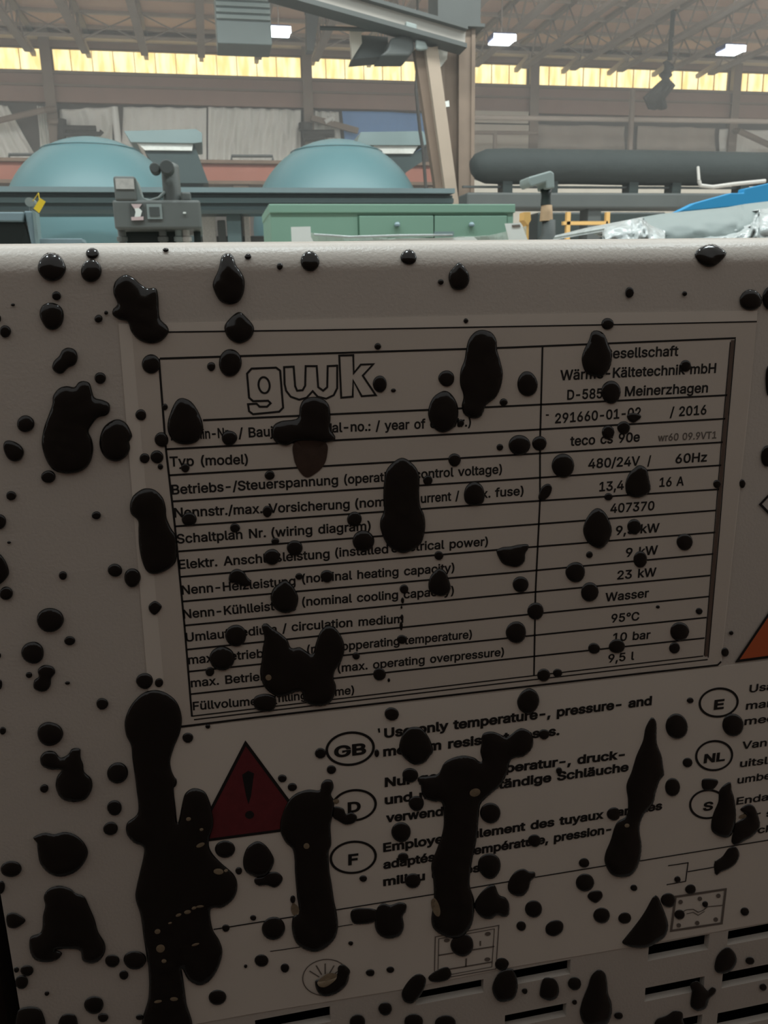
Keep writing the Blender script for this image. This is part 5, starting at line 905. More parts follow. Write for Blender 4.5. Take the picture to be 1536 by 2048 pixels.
g = MB()
for s in [('Maschin-Nr.', 342, 880, 462, 874), ('/ Baujahr (serial', 477, 875, 666, 865), ('al-no.: / year of constr.)', 664, 864, 941, 852),
          ('Typ (model)', 340, 932, 496, 927), ('Betriebs-/Steuerspannung', 344, 988, 676, 968), ('(operating', 688, 967, 800, 960), ('control voltage)', 828, 957, 1003, 946),
          ('Nennstr./max.', 349, 1034, 525, 1025), ('Vorsicherung', 537, 1025, 699, 1016), ('(nominal c', 710, 1015, 838, 1007), ('urrent /', 841, 1005, 918, 999), ('max.', 930, 998, 980, 994), ('fuse)', 989, 993, 1046, 989),
          ('Schaltplan Nr.', 354, 1086, 532, 1073), ('(wiring diagram)', 543, 1073, 741, 1059), ('Elektr.', 358, 1137, 435, 1131), ('Anschlu\u00dfleistung', 447, 1130, 659, 1115), ('(installed', 670, 1113, 776, 1105), ('electrical power)', 782, 1104, 975, 1090),
          ('Nenn-Heizleistung', 364, 1188, 591, 1169), ('(nominal heating capacity)', 604, 1165, 908, 1142), ('Nenn-K\u00fchlleistung', 367, 1236, 592, 1215), ('(nominal cooling capacity)', 604, 1211, 907, 1188),
          ('Umlaufmedium /', 372, 1282, 574, 1263), ('circulation medium', 583, 1261, 806, 1244), ('max. Betriebs', 377, 1327, 540, 1312), ('(max. opperating temperature)', 614, 1306, 943, 1275),
          ('max. Betriebs', 382, 1373, 548, 1357), ('(max. operating overpressure)', 675, 1343, 1007, 1310), ('F\u00fcllvolumen', 386, 1419, 528, 1407), ('(filling volume)', 548, 1404, 708, 1386)]:
    write(g, *s)
g.build('lettering', K['ink'], label1, fix=False); g = MB()
for s in [('Gesellschaft', 1205, 717, 1355, 711), ('W\u00e4rme-K\u00e4ltetechnik mbH', 1119, 760, 1430, 745), ('D-58540', 1133, 799, 1232, 794), ('Meinerzhagen', 1248, 792, 1414, 784),
          ('-', 1090, 837, 1096, 837), ('291660-01-02', 1109, 846, 1280, 833), ('/ 2016', 1338, 833, 1411, 828), ('teco cs 90e', 1139, 891, 1278, 882),
          ('480/24V', 1175, 936, 1278, 930), ('/', 1293, 930, 1301, 929), ('60Hz', 1349, 926, 1412, 922), ('13,4 A', 1197, 982, 1272, 976), ('/', 1288, 976, 1296, 975), ('16 A', 1317, 973, 1366, 970),
          ('407370', 1219, 1025, 1307, 1019), ('9,5 kW', 1230, 1069, 1317, 1063), ('9 kW', 1250, 1113, 1314, 1107), ('23 kW', 1233, 1158, 1311, 1151), ('Wasser', 1209, 1202, 1296, 1193),
          ('95\u00b0C', 1221, 1244, 1277, 1239), ('10 bar', 1224, 1282, 1299, 1276), ('9,5 l', 1215, 1324, 1267, 1318)]:
    write(g, *s, cap=21 if s[0] != '-' else 19)
g.build('lettering', K['ink'], label1, fix=False)
g = MB(); write(g, 'wr60 09.9VT1', 1314, 882, 1431, 876, cap=16, bold=.014); o = g.build('faint_lettering', K['grey_ink'], label1, fix=False); o['label'] = 'fainter grey overprinted type code'
g = MB()
ribbon(g, [(494, 747), (503, 737), (552, 735), (560, 741), (566, 815), (558, 823), (506, 828), (498, 822), (496, 808), (513, 807), (519, 813), (534, 813), (541, 806), (536, 801), (506, 802), (498, 795)], 4, closed=True)
ribbon(g, ell(528, 770, 11, 16), 4, closed=True)
ribbon(g, [(568, 734), (587, 733), (590, 772), (594, 781), (605, 780), (610, 771), (611, 732), (633, 732), (636, 774), (646, 781), (654, 774), (655, 732), (674, 731), (674, 776), (667, 790), (652, 797), (635, 793), (625, 782), (613, 795), (598, 799), (581, 793), (572, 781), (569, 768)], 4, closed=True)
ribbon(g, [(678, 711), (706, 710), (707, 746), (721, 729), (746, 728), (725, 751), (751, 790), (723, 792), (706, 761), (705, 793), (682, 795)], 4, closed=True)
g.build('outlined_logo', K['ink'], label1, fix=False)

# warning label
for cap, bold, block in (
    (23, .017, [("Use only temperature-, pressure- and", 768, 1474, 1302, 1408), ("medium resistant hoses.", 766, 1511, 1118, 1468), ("'", 758, 1474, 762, 1473)]),
    (23, .017, [("Nur gegen Temperatur-, druck-", 769, 1572, 1248, 1515), ("und medienbest\u00e4ndige Schl\u00e4uche", 769, 1607, 1256, 1540), ("verwenden.", 771, 1643, 925, 1624)]),
    (23, .017, [("Employer seulement des tuyaux dans les", 766, 1702, 1323, 1617), ("adapt\u00e9s \u00e0 la temp\u00e9rature, pression-", 766, 1736, 1221, 1664), ("milieu utilis\u00e9s", 766, 1770, 960, 1741)]),
    (21, .01, [("Usar", 1497, 1384, 1556, 1376), ("mangueras", 1490, 1418, 1640, 1400), ("medio", 1487, 1449, 1575, 1438)]),
    (21, .01, [("Van de", 1482, 1497, 1575, 1485), ("uitsluitend", 1478, 1533, 1616, 1516), ("umbe", 1473, 1566, 1540, 1556)]),
    (21, .01, [("Endast", 1471, 1608, 1560, 1595), ("f\u00f6r slang", 1480, 1640, 1600, 1622), ("tryck anv", 1478, 1671, 1600, 1652)])):
    g = MB()
    for s in block: write(g, *s, cap=cap, bold=bold)
    g.build('lettering', K['ink'], label2, fix=False)
for cx, cy, rx, ry, tx, cap in ((700, 1496, 47, 32, 'GB', 27), (708, 1609, 43, 30, 'D', 26), (706, 1713, 45, 31, 'F', 28), (1436, 1404, 38, 28, 'E', 25), (1427, 1510, 36, 29, 'NL', 24), (1414, 1607, 35, 28, 'S', 24)):
    g = MB(); ribbon(g, ell(cx, cy, rx, ry), 6, closed=True)
    hw = 32 if tx == 'GB' else 21 if tx == 'NL' else 10 if tx != 'D' else 13
    write(g, tx, cx - hw, cy + cap / 2 + hw * .12, cx + hw, cy + cap / 2 - hw * .12, cap=cap, bold=.035)
    o = g.build('country_oval', K['ink'], label2, fix=False); o['label'] = 'black oval ring around the letters %s' % tx if len(tx) > 1 else 'black oval ring around the letter %s' % tx
def tri(A, B, C, m, parent, name):
    cx, cy = (A[0] + B[0] + C[0]) / 3, (A[1] + B[1] + C[1]) / 3
    g = MB(); fill(g, [A, B, C], -TI); o = g.build(name, K[m], parent, fix=False)
    g = MB(); ribbon(g, [A, B, C], 7, -TI - .00003, closed=True)
    return o, g
o, g = tri((389, 1682), (491, 1485), (615, 1652), 'red_ink', label2, 'warning_triangle')
fill(g, [(484, 1548), (496, 1540), (508, 1545), (502, 1590), (497, 1607), (492, 1590)], -TI - .00003); fill(g, ell(499, 1628, 9, 8), -TI - .00003)
g.build('exclamation_mark', K['ink'], label2, fix=False)
o, g = tri((1473, 1321), (1581, 1160), (1690, 1292), 'orange_ink', label2, 'orange_triangle')
ribbon(g, [(1519, 1008), (1560, 965), (1600, 1003), (1560, 1050)], 6, -TI, closed=True)
g.build('triangle_border', K['ink'], label2, fix=False)
g = MB()
ribbon(g, [(427, 1857), (540, 1839), (672, 1818), (866, 1787), (996, 1765), (1209, 1730), (1281, 1720), (1540, 1678), (1720, 1648)], 3.2)
ribbon(g, [(672, 1852), (705, 1847)], 2.2); ribbon(g, [(540, 1901), (602, 1892)], 2.2)
ribbon(g, [(1335, 1730), (1375, 1724), (1370, 1761), (1332, 1768)], 3); ribbon(g, [(1374, 1742), (1432, 1732)], 3.2)
fill(g, [(1428, 1720), (1428, 1746), (1452, 1728)])
g.build('divider_lines', K['ink'], label2, fix=False)
g = MB()
ribbon(g, [(1350, 1792), (1450, 1777), (1442, 1845), (1341, 1860)], 7, closed=True)
for x, y in ((1035, 860), (1145, 842), (1250, 825), (1025, 993), (1130, 980), (1235, 960)): fill(g, ell(996 + x / 2.844, 1500 + y / 2.844, 4.5, 4.5, n=14))
ribbon(g, [(1356, 1826), (1372, 1818), (1385, 1817), (1395, 1823), (1405, 1819), (1414, 1812), (1444, 1809)], 3)
ribbon(g, [(1372, 1826), (1385, 1823), (1395, 1829), (1408, 1821)], 2.5)
g.build('connection_pictogram', K['grey_ink'], label2, fix=False); g = MB()
ribbon(g, [(870, 1872), (997, 1849), (991, 1936), (868, 1958)], 2.6, closed=True); ribbon(g, [(877, 1876), (988, 1856), (983, 1932), (875, 1952)], 2.2, closed=True)
ribbon(g, [(876, 1909), (988, 1891)], 4); ribbon(g, [(932, 1915), (931, 1932)], 4); ribbon(g, [(960, 1880), (960, 1890)], 4); ribbon(g, [(890, 1938), (984, 1922)], 4)
for x, y in ((975, 1866), (974, 1917), (893, 1879)): fill(g, ell(x, y, 6, 4, n=14))
g.build('manifold_pictogram', K['grey_ink'], label2, fix=False); g = MB()
ribbon(g, ell(651, 1953, 46, 36), 2.6, closed=True)
for a in (-150, -120, -90, -60, -35):
    c_, s_ = math.cos(math.radians(a)), math.sin(math.radians(a)); ribbon(g, [(650 + 14 * c_, 1958 + 12 * s_), (650 + 36 * c_, 1955 + 30 * s_)], 3)
g.build('gauge_pictogram', K['grey_ink'], label2, fix=False)

# ------------------------------------------------------------------ tar drips
CROP = dict(A=(0, 480, 2.954), B=(508, 480, 2.954), C=(1016, 480, 2.954), D=(0, 980, 2.954), E=(508, 980, 2.954), F=(1016, 980, 2.954), G=(0, 1500, 2.8444), H=(500, 1500, 2.8444), I=(996, 1500, 2.8444), P=(0, 0, 1))
def frame(k, pts):
    x0, y0, s = CROP[k]; return [(x0 + x / s, y0 + y / s) for x, y in pts]
OUT = [   # drips with an outline of their own
('A', (285,85, 350,95, 385,145, 390,180, 360,228, 310,245, 260,228, 225,175, 240,120)), ('A', (235,440, 255,385, 310,370, 360,395, 378,440, 365,500, 320,532, 270,515)),
('A', (690,235, 740,205, 790,225, 830,260, 870,285, 920,285, 935,330, 940,420, 950,470, 990,510, 995,550, 950,600, 885,612, 820,590, 775,540, 755,485, 705,470, 665,440, 670,405, 695,380, 672,320, 672,270)),
('A', (1310,100, 1345,85, 1375,95, 1395,150, 1425,190, 1445,240, 1440,310, 1410,365, 1355,382, 1300,360, 1265,300, 1258,250, 1290,175)),
('A', (1410,425, 1450,450, 1500,515, 1480,580, 1415,612, 1350,580, 1325,515, 1360,460)), ('A', (350,685, 370,650, 405,635, 445,650, 460,690, 445,735, 405,755, 370,788, 335,785, 310,755, 320,715)),
('A', (315,920, 350,875, 395,862, 440,868, 465,840, 495,832, 530,845, 545,890, 560,930, 610,945, 645,965, 650,1005, 630,1035, 580,1050, 545,1090, 525,1130, 545,1180, 552,1240, 535,1310, 490,1360, 410,1380, 330,1365, 280,1310, 248,1210, 258,1120, 285,1040, 310,970)),
('A', (30,1190, 70,1185, 120,1210, 143,1250, 125,1295, 85,1308, 45,1285, 22,1230)), ('A', (700,1058, 745,1080, 770,1120, 782,1160, 765,1190, 770,1230, 745,1280, 690,1308, 630,1290, 595,1240, 588,1180, 610,1110, 655,1070)),
('A', (1075,932, 1125,950, 1165,1000, 1195,1070, 1200,1130, 1165,1190, 1095,1208, 1030,1190, 995,1140, 990,1080, 1010,1010, 1040,950)),
('B', (1210,135, 1245,165, 1268,205, 1268,250, 1245,285, 1208,297, 1170,285, 1150,240, 1152,195, 1180,160)),
('B', (1250,650, 1265,590, 1300,545, 1345,530, 1400,545, 1430,590, 1435,650, 1455,720, 1468,790, 1455,870, 1425,930, 1370,975, 1355,1010, 1335,1045, 1290,1055, 1240,1030, 1225,980, 1235,920, 1215,850, 1218,770, 1240,710)),
('B', (1120,890, 1165,910, 1200,970, 1205,1040, 1185,1100, 1120,1137, 1065,1115, 1030,1050, 1030,990, 1060,925)),
('B', (270,985, 290,945, 340,925, 400,935, 440,970, 452,1040, 450,1110, 480,1160, 470,1185, 425,1195, 380,1200, 330,1190, 250,1190, 190,1215, 130,1195, 105,1150, 115,1095, 160,1068, 230,1060, 262,1045)),
('P', (802,915, 826,928, 838,950, 838,985, 840,1010, 848,1030, 850,1055, 842,1085, 820,1102, 800,1105, 775,1090, 761,1060, 760,1040, 767,1020, 766,990, 768,960, 775,935)),
('B', (1300,1425, 1345,1450, 1360,1500, 1350,1550, 1300,1570, 1250,1550, 1238,1500, 1255,1450)),
('C', (1100,85, 1130,50, 1190,32, 1240,45, 1285,82, 1250,130, 1200,160, 1150,150, 1115,120)), ('C', (520,533, 560,550, 585,600, 610,670, 600,750, 560,800, 510,808, 455,780, 432,710, 445,650, 475,590, 490,545)),
('C', (700,1035, 730,1020, 775,1030, 780,1050, 740,1078, 710,1065)), ('C', (775,1328, 815,1350, 830,1410, 838,1470, 810,1505, 755,1522, 700,1500, 690,1440, 710,1380, 745,1345)), ('C', (180,1500, 200,1455, 235,1438, 257,1460, 245,1505, 210,1535, 180,1530)),
('D', (800,20, 850,-10, 910,-5, 960,40, 980,100, 985,160, 1010,220, 1040,270, 1045,340, 1040,420, 990,470, 920,495, 870,480, 840,420, 822,330, 818,240, 815,180, 775,140, 768,90, 780,45)),
('D', (-40,370, 0,375, 35,420, 55,480, 40,520, 0,555, -40,560)), ('D', (915,653, 955,680, 945,710, 915,735, 885,715, 880,680)), ('D', (225,1060, 260,1032, 310,1040, 328,1075, 305,1110, 300,1150, 280,1180, 240,1188, 200,1165, 205,1120, 230,1100)),
('D', (1350,520, 1365,480, 1400,463, 1440,480, 1460,510, 1485,540, 1470,565, 1430,565, 1395,548, 1360,545)),
('E', (185,530, 225,560, 250,600, 262,640, 245,700, 185,725, 125,700, 97,640, 110,585, 145,550)), ('E', (1090,460, 1130,480, 1150,530, 1160,570, 1145,610, 1095,625, 1040,600, 1028,555, 1045,500)),
('E', (45,800, 75,785, 105,810, 150,840, 195,880, 220,930, 270,925, 310,950, 345,965, 365,900, 390,835, 430,800, 475,810, 515,860, 535,930, 515,1010, 480,1060, 470,1110, 485,1160, 470,1220, 430,1265, 350,1272, 295,1240, 280,1190, 230,1195, 180,1215, 120,1210, 60,1160, 35,1080, 45,1000, 50,930, 60,870)),
('E', (10,1215, 65,1200, 120,1215, 132,1255, 110,1300, 55,1305, 10,1290, -5,1250)), ('P', (806,1467, 819,1454, 840,1454, 853,1467, 862,1484, 866,1501, 860,1510, 848,1524, 827,1528, 808,1515, 798,1498, 800,1480)),
('F', (525,105, 565,125, 595,175, 610,240, 590,300, 555,340, 520,342, 470,310, 442,250, 450,190, 485,130)), ('P', (992,1102, 1003,1094, 1020,1092, 1040,1088, 1055,1088, 1056,1096, 1050,1106, 1048,1122, 1035,1133, 1018,1132, 1003,1125)),
('F', (60,1220, 85,1185, 125,1168, 165,1190, 183,1240, 165,1290, 120,1320, 70,1300, 52,1255)),
('P', (1302,1434, 1311,1442, 1312,1460, 1313,1485, 1322,1510, 1325,1530, 1327,1548, 1318,1560, 1310,1585, 1305,1605, 1285,1630, 1278,1655, 1282,1690, 1278,1720, 1265,1745, 1245,1753, 1222,1748, 1209,1725, 1210,1705, 1220,1680, 1232,1645, 1252,1630, 1255,1600, 1252,1570, 1263,1540, 1272,1510, 1285,1480, 1290,1455)),
('P', (962,1488, 965,1467, 982,1462, 999,1467, 1012,1474, 1036,1457, 1050,1457, 1063,1467, 1066,1485, 1060,1500, 1045,1512, 1022,1518, 1013,1546, 999,1570, 971,1595, 960,1609, 957,1634, 953,1676, 943,1725, 939,1767, 948,1799, 946,1837, 936,1859, 918,1873, 894,1873, 869,1859, 862,1838, 867,1799, 866,1760, 862,1729, 873,1697, 883,1669, 887,1641, 883,1605, 866,1602, 848,1595, 842,1580, 841,1570, 835,1561, 837,1553, 855,1551, 876,1546, 887,1526, 901,1516, 925,1510, 947,1514, 958,1522, 964,1520, 960,1503)),
('H', (395,225, 405,190, 430,165, 465,170, 475,210, 460,250, 478,290, 470,370, 458,430, 462,530, 448,580, 452,680, 465,760, 480,860, 495,930, 500,1010, 480,1070, 430,1120, 370,1142, 310,1130, 260,1090, 238,1020, 242,950, 275,910, 265,820, 255,700, 252,620, 240,560, 200,520, 170,450, 180,370, 215,290, 260,245, 330,222)),
('H', (480,320, 530,330, 545,360, 575,350, 605,370, 605,395, 580,415, 540,420, 500,400, 470,375)), ('H', (40,515, 85,535, 120,580, 138,630, 110,690, 60,718, 10,710, -30,680, -40,620, -15,550)), ('H', (30,725, 75,715, 100,695, 150,690, 185,720, 175,755, 140,778, 95,765, 50,768, 25,750)),
('H', (570,930, 590,900, 650,895, 715,905, 722,945, 700,975, 640,985, 585,980)), ('H', (720,900, 755,868, 795,878, 850,862, 888,875, 885,915, 868,940, 875,1000, 850,1050, 785,1068, 730,1045, 708,990)),
('H', (500,1230, 530,1215, 568,1250, 560,1285, 545,1330, 490,1380, 420,1395, 380,1365, 370,1310, 400,1300, 450,1290, 495,1270)), ('H', (1015,1285, 1060,1250, 1120,1230, 1145,1270, 1125,1300, 1070,1315, 1025,1310)),
('H', (930,1280, 970,1270, 1000,1300, 990,1350, 960,1400, 920,1435, 875,1425, 862,1380, 885,1330)), ('H', (1355,770, 1390,765, 1415,820, 1450,835, 1472,870, 1470,930, 1440,945, 1400,935, 1370,955, 1320,950, 1285,915, 1275,870, 1310,810)),
('P', (989,1957, 1003,1940, 1025,1938, 1035,1965, 1030,1990, 1015,2000, 995,2000, 984,1980)),
('I', (95,690, 140,672, 175,688, 205,690, 210,715, 185,740, 170,790, 135,825, 85,822, 55,790, 60,740)), ('I', (507,825, 530,800, 580,798, 592,830, 555,865, 520,850)), ('I', (270,1000, 300,970, 345,965, 370,990, 360,1030, 315,1055, 275,1040)),
('I', (880,832, 905,828, 925,870, 950,930, 965,990, 950,1050, 900,1090, 840,1118, 770,1120, 705,1095, 720,1065, 780,990, 830,920)),
('I', (1275,600, 1310,555, 1350,548, 1370,590, 1350,640, 1310,670, 1265,690, 1235,705, 1228,640)), ('I', (1290,190, 1320,180, 1325,220, 1340,270, 1350,360, 1340,440, 1310,490, 1260,490, 1215,460, 1210,410, 1225,350, 1250,290, 1255,230)),
('I', (1375,335, 1420,305, 1455,320, 1480,380, 1485,430, 1450,480, 1400,510, 1350,535, 1325,520, 1335,460, 1352,410, 1410,372)), ('I', (1155,185, 1170,160, 1240,165, 1245,190, 1210,225, 1165,220)),
('I', (250,1310, 270,1290, 320,1300, 345,1350, 335,1400, 290,1420, 240,1400, 237,1360)), ('I', (570,1245, 605,1265, 618,1310, 625,1380, 645,1440, 640,1510, 600,1565, 500,1565, 465,1500, 475,1430, 510,1340, 530,1280)),
('I', (1300,1118, 1340,1145, 1355,1190, 1335,1235, 1290,1265, 1240,1260, 1230,1220, 1250,1160)), ('I', (1090,1330, 1130,1310, 1165,1340, 1190,1365, 1215,1345, 1238,1358, 1230,1380, 1200,1410, 1180,1460, 1130,1480, 1095,1455, 1095,1410, 1100,1370)),
('I', (900,1530, 960,1505, 1000,1480, 1045,1490, 1050,1530, 1050,1580, 900,1580)),
('P', (262,1410, 285,1386, 310,1379, 335,1386, 355,1405, 364,1435, 360,1465, 348,1495, 341,1521, 344,1542, 352,1560, 348,1577, 352,1616, 356,1644, 366,1598, 373,1583, 388,1575, 408,1581, 418,1598, 424,1620, 427,1648, 418,1683, 424,1704, 443,1725, 468,1748, 475,1771, 468,1795, 446,1813, 422,1817, 425,1855, 439,1880, 445,1904, 436,1936, 418,1961, 397,1968, 376,1957, 364,1935, 367,1957, 373,2003, 380,2060, 288,2060, 297,1992, 297,1940, 288,1880, 281,1830, 271,1795, 274,1768, 287,1711, 286,1692, 267,1683, 253,1665, 255,1644, 276,1623, 272,1570, 265,1518, 262,1490, 252,1468, 250,1440)),
('G', (230,40, 260,5, 310,5, 345,40, 390,20, 410,-10, 455,-10, 460,40, 475,80, 480,120, 520,160, 525,215, 490,275, 420,292, 350,270, 318,210, 325,150, 350,110, 290,108, 240,85)), ('G', (190,495, 250,467, 310,475, 370,462, 430,480, 480,525, 502,580, 480,640, 430,690, 350,715, 280,695, 230,640, 215,570, 210,520)),
('G', (40,935, 85,922, 145,960, 125,990, 85,1008, 45,995)),
('G', (250,830, 280,785, 340,768, 400,785, 430,810, 480,830, 510,890, 540,960, 560,1030, 595,1090, 600,1140, 570,1190, 520,1208, 470,1190, 455,1135, 390,1125, 320,1130, 355,1150, 330,1185, 270,1200, 200,1185, 170,1130, 175,1060, 235,1030, 245,940, 258,880)),
('G', (100,1485, 150,1457, 210,1460, 245,1495, 250,1580, 100,1580)), ('G', (335,1540, 365,1500, 420,1500, 440,1530, 435,1580, 340,1580)),
]
ELL = dict(   # round drops: centre and radii
A='547,85,38,30 540,185,62,65 335,330,27,27 78,383,12,9 0,465,8,20 33,540,33,38 583,465,24,24 628,430,12,12 980,65,18,10 1465,102,20,16 1360,725,70,80 1248,747,25,27 893,732,55,58 593,815,33,36 153,1085,52,50 287,1397,43,38 67,1508,28,22 833,1032,33,33 975,985,17,20 955,1178,42,44 1355,1168,47,44 855,1288,30,30 928,1280,40,38 948,1338,17,17 1095,1345,25,27',
B='330,128,55,58 152,157,18,20 912,105,48,42 1102,248,17,17 1250,477,14,15 730,628,20,20 1135,817,48,48 742,850,42,50 822,888,15,12 1472,957,24,22 92,1388,30,28 1183,1298,37,40 1450,1223,20,20 1025,1418,28,30 1220,1080,20,22',
C='715,310,25,32 1040,317,14,15 1430,355,65,62 1545,345,45,70 585,495,37,35 605,898,57,70 1045,743,32,36 112,850,60,75 680,1108,38,40 588,1135,37,42 65,1210,65,60 183,1200,42,45 322,1332,67,72 590,1515,25,22 1230,1440,22,25 1380,1438,17,27 1535,830,17,90 1530,1275,40,62',
D='68,32,30,28 0,185,38,45 570,148,27,24 55,308,12,8 373,503,25,25 680,472,44,38 783,516,50,55 38,608,40,40 298,765,80,72 413,888,32,28 195,958,68,64 173,1090,20,17 0,975,8,15 0,1145,15,30 400,1137,15,10 855,1125,50,47 940,1135,25,27 605,1260,35,35 297,1437,75,72 18,1418,20,22 455,1533,22,12 1110,1460,32,30 1228,1393,15,13 1118,170,45,42 1388,222,30,28 1393,857,63,65 1312,992,75,72 1240,1070,27,27',
E='78,125,28,35 592,170,44,44 645,298,65,62 125,300,24,20 240,340,48,45 105,393,48,48 265,508,22,20 430,507,38,38 1090,385,27,27 885,583,27,27 876,650,10,18 870,690,6,10 872,750,10,18 868,800,10,26 872,880,30,27 602,977,22,22 740,1085,38,38 795,1120,8,12 812,1320,42,40',
F='742,215,42,45 1040,305,48,50 478,380,20,20 778,408,42,48 395,483,57,62 72,555,47,48 480,600,53,57 160,713,48,52 45,838,60,65 882,688,12,10 1125,713,20,20 1010,833,57,55 980,930,33,33 505,933,35,33 640,920,48,42 1278,955,22,27 1315,842,13,13 208,1090,40,37 290,1078,28,25 1073,1240,20,17 993,1393,65,75 1325,1385,62,68 210,1440,32,30',
G='670,127,60,60 652,325,43,42 630,443,42,38 253,215,24,24 65,672,60,45 10,775,20,35 640,1195,42,35 768,1190,65,52 705,1275,27,25 155,1250,38,30 95,1245,15,15 125,1315,38,38 268,1380,14,12 535,1445,55,50 587,1517,30,25 795,1515,22,15 1280,560,57,50 1358,683,20,20 1440,950,18,15 1285,1008,22,20 1237,1402,52,42 1487,1193,38,33 1397,1225,10,10 985,180,22,30',
H='400,15,32,30 720,15,14,22 462,108,27,25 183,158,25,22 240,207,27,23 243,845,15,22 20,950,15,15 133,1010,67,65 572,1095,14,12 65,1193,40,35 198,1235,25,25 683,1262,25,20 797,1245,22,18 643,727,22,18 858,463,57,55 910,140,45,42 945,300,45,42 870,605,30,25 925,740,45,42 1365,355,57,60 1360,655,67,70 1205,1105,65,65 1430,1213,40,35 768,1468,38,38 610,1545,45,45 930,1545,55,48 1110,1550,60,45',
I='487,638,30,27 492,750,53,50 770,780,20,18 200,900,50,48 587,937,47,45 718,952,37,32 130,997,28,27 965,850,42,40 1030,932,30,27 1175,873,17,17 1092,788,30,28 1018,732,18,18 1400,915,24,24 1075,68,28,27 990,208,43,52 345,115,18,20 205,512,38,35 655,360,38,38 433,1325,38,37 150,1367,16,16 433,1430,14,14 683,1507,25,20 1430,1195,25,22 1505,1345,20,20 30,1210,30,25')
def smooth_loop(p, step):
    n = len(p); out = []
    P = np.array(p)
    for i in range(n):
        a, b, c, d = P[i - 1], P[i], P[(i + 1) % n], P[(i + 2) % n]
        m = max(2, int(np.linalg.norm(c - b) / step))
        for k in range(m):
            t = k / m
            out.append(.5 * ((2 * b) + (-a + c) * t + (2 * a - 5 * b + 4 * c - d) * t * t + (-a + 3 * b - 3 * c + d) * t ** 3))
    return np.array(out)
def area(P): x, y = P[:, 0], P[:, 1]; return .5 * np.sum(x * np.roll(y, -1) - np.roll(x, -1) * y)
drops = []
for k, f in OUT:
    pts = frame(k, list(zip(f[0::2], f[1::2])))
    P = np.array(pts); s = math.sqrt(abs(area(P)))
    drops.append(smooth_loop(pts, max(1.6, min(4.0, s / 14))))
rnd = random.Random(3)
for k, txt in ELL.items():
    for e in txt.split():
        x, y, a, b = map(float, e.split(','))
        (px, py), sc_ = frame(k, [(x, y)])[0], CROP[k][2]
        a /= sc_; b /= sc_; n = 10 if max(a, b) > 7 else 8
        ph = rnd.random() * 6; w2, w3 = rnd.uniform(0, .035), rnd.uniform(0, .03)
        pts = []
        for q in range(n):
            t = 2 * math.pi * q / n; rr = 1 + w2 * math.sin(2 * t + ph) + w3 * math.sin(3 * t + 2 * ph)
            pts.append((px + a * rr * math.cos(t), py + b * rr * math.sin(t)))
        drops.append(smooth_loop(pts, max(1.2, min(3.0, (a + b) / 8))))
def dist_to(P, Q):                  # distance of points Q to the closed polyline P
    A = P; B = np.roll(P, -1, 0); best = np.full(len(Q), 1e9)
    for a, b in zip(A, B):
        ab = b - a; t = np.clip(((Q - a) @ ab) / max(1e-9, ab @ ab), 0, 1)
        best = np.minimum(best, np.linalg.norm(Q - (a + t[:, None] * ab), axis=1))
    return best
def inside(P, Q):
    r = np.zeros(len(Q), bool); n = len(P)
    for i in range(n):
        (x1, y1), (x2, y2) = P[i], P[(i + 1) % n]
        if y1 == y2: continue
        c = ((Q[:, 1] < y1) != (Q[:, 1] < y2)) & (Q[:, 0] < (x2 - x1) * (Q[:, 1] - y1) / (y2 - y1) + x1)
        r ^= c
    return r
def drop_mesh(P):
    if area(P) < 0: P = P[::-1]
    s = math.sqrt(abs(area(P))); g = max(1.3, min(6.0, s / 11))
    lo, hi = P.min(0), P.max(0)
    xs, ys = np.arange(lo[0], hi[0] + g, g), np.arange(lo[1], hi[1] + g, g * .87)
    Q = np.array([(x + (g / 2 if j % 2 else 0), y) for j, y in enumerate(ys) for x in xs])
    T = np.roll(P, -1, 0) - np.roll(P, 1, 0); T /= np.linalg.norm(T, axis=1)[:, None] + 1e-9
    N = np.stack([-T[:, 1], T[:, 0]], 1)
    rim = P[::2] + N[::2] * min(.9, g * .3); rim2 = P[1::2] + N[1::2] * min(2.4, g * .75)
    Q = Q[inside(P, Q)] if len(Q) else Q
    d = dist_to(P, Q) if len(Q) else np.zeros(0)
    Q = Q[d > min(3.2, g * .95)] if len(Q) else Q
    rim = rim[inside(P, rim)]; rim = rim[dist_to(P, rim) > min(.6, g * .2)] if len(rim) else rim
    rim2 = rim2[inside(P, rim2)]; rim2 = rim2[dist_to(P, rim2) > min(1.8, g * .55)] if len(rim2) else rim2
    I = np.concatenate([x for x in (Q, rim, rim2, [P.mean(0)] if not len(Q) else np.zeros((0, 2))) if len(x)])
    n = len(P)
    V, _e, F, *_r = delaunay_2d_cdt([Vector(p) for p in P] + [Vector(p) for p in I], [], [list(range(n))], 1, 1e-4)
    VV = np.array([(v.x, v.y) for v in V]); dd = dist_to(P, VV)
    mx = max(dd.max(), .8); cap = min(mx, 26.0); Rr = min(mx, 30.0) * 1.02
    H = (.40 if cap > 8 else .5) * cap
    co = []
    for (x, y), q in zip(VV, dd):
        t = min(1, q / Rr); h = H * math.sqrt(max(0, 1 - (1 - t) ** 2))
        v = (y - lo[1]) / max(1, hi[1] - lo[1])
        h *= .86 + .26 * v
        if q > .02: h *= 1 + .16 * noise.noise(Vector((x / 15, y / 19, s)))
        p, nn = surf(x, y)
        if q < .02: h = -1.0        # the rim sits under the sheet's own print
        co.append(p + nn * (h * PLX + TB * .7))
    return co, [tuple(f) for f in F]
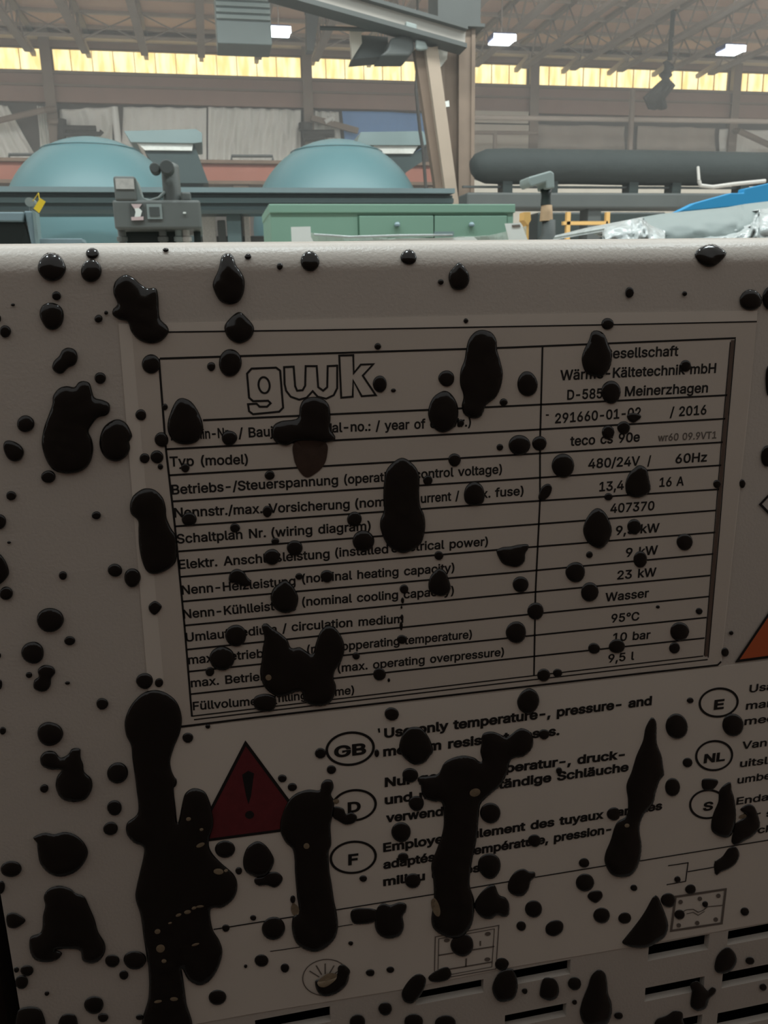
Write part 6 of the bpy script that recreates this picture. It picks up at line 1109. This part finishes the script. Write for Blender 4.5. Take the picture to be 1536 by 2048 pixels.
def to_mesh(co, F, me_name):
    me = bpy.data.meshes.new(me_name); me.from_pydata([tuple(c) for c in co], [], F); me.update()
    bm = bmesh.new(); bm.from_mesh(me)
    bmesh.ops.recalc_face_normals(bm, faces=bm.faces)
    if sum(f.normal.y * f.calc_area() for f in bm.faces) > 0: bmesh.ops.reverse_faces(bm, faces=bm.faces)
    bm.to_mesh(me); bm.free(); return me
drops.sort(key=lambda P: -abs(area(P)))
allv, allf = [], []; sv, sf = [], []
for i, P in enumerate(drops):
    co, F = drop_mesh(P); k = len(allv); allv += co; allf += [tuple(v + k for v in f) for f in F]
    if i < 100: link('tar_drip', to_mesh(co, F, 'tar_drip'), K['tar'], front, True)
    else:
        k = len(sv); sv += co; sf += [tuple(v + k for v in f) for f in F]
o = link('tar_specks', to_mesh(sv, sf, 'tar_specks'), K['tar'], front, True); o['kind'] = 'stuff'; o['label'] = 'small round black tar specks'
bvh = BVHTree.FromPolygons([tuple(v) for v in allv], allf)

def patch(P, m, name, lift=.00006, dome=.00025):   # a thin scrape or film lying on whatever is under it
    P = smooth_loop(P, 2.0)
    if area(P) < 0: P = P[::-1]
    c = P.mean(0); n = len(P); co = []; F = []
    for r in (1.0, .8, .5, .2):
        for q in P:
            x, y = c + (q - c) * r
            d = ray(x, y); h = bvh.ray_cast(CAM, d)
            p, nn = surf(x, y)
            if h[0] is not None: p = h[0]
            else: p = p + nn * TB * .75
            co.append(p + nn * (lift + dome * (1 - r * r)))
    for a in range(3):
        for i in range(n):
            j = (i + 1) % n; F.append((a * n + i, a * n + j, (a + 1) * n + j, (a + 1) * n + i))
    F.append(tuple(range(3 * n, 4 * n)))
    return link(name, to_mesh(co, F, name), K[m], front, True)
o = patch(frame('B', [(235, 1200), (330, 1185), (425, 1200), (430, 1270), (410, 1330), (365, 1375), (310, 1400), (265, 1360), (235, 1290)]), 'tar_brown', 'tar_film'); o['label'] = 'thin brownish see-through smear'
o = patch(frame('H', [(385, 1300), (440, 1258), (490, 1262), (485, 1300), (430, 1340), (390, 1335)]), 'chip', 'scrape', .0006); o['label'] = 'pale brown scraped patch'
for x, y, a, b in ((377, 1638, 5, 4), (403, 1659, 4, 3), (401, 1690, 9, 4), (437, 1743, 10, 6), (452, 1741, 4, 3), (357, 1830, 6, 3), (375, 1824, 7, 4), (388, 1816, 5, 3), (400, 1813, 8, 2.5), (340, 1846, 4, 2), (315, 1863, 6, 5), (321, 1897, 9, 8), (328, 1922, 5, 4), (391, 1889, 8, 2.5),
                   (348, 1998, 8, 4), (316, 2003, 8, 3), (613, 1692, 6, 6), (950, 1585, 11, 8), (871, 1814, 8, 20), (590, 1818, 8, 13), (1254, 1651, 5, 4), (537, 1355, 6, 6), (1484, 1631, 8, 4), (672, 1601, 6, 5)):
    patch(ell(x, y, a, b, rnd.uniform(-25, 5), 9), 'chip', 'bare_fleck', .00003, .0001)
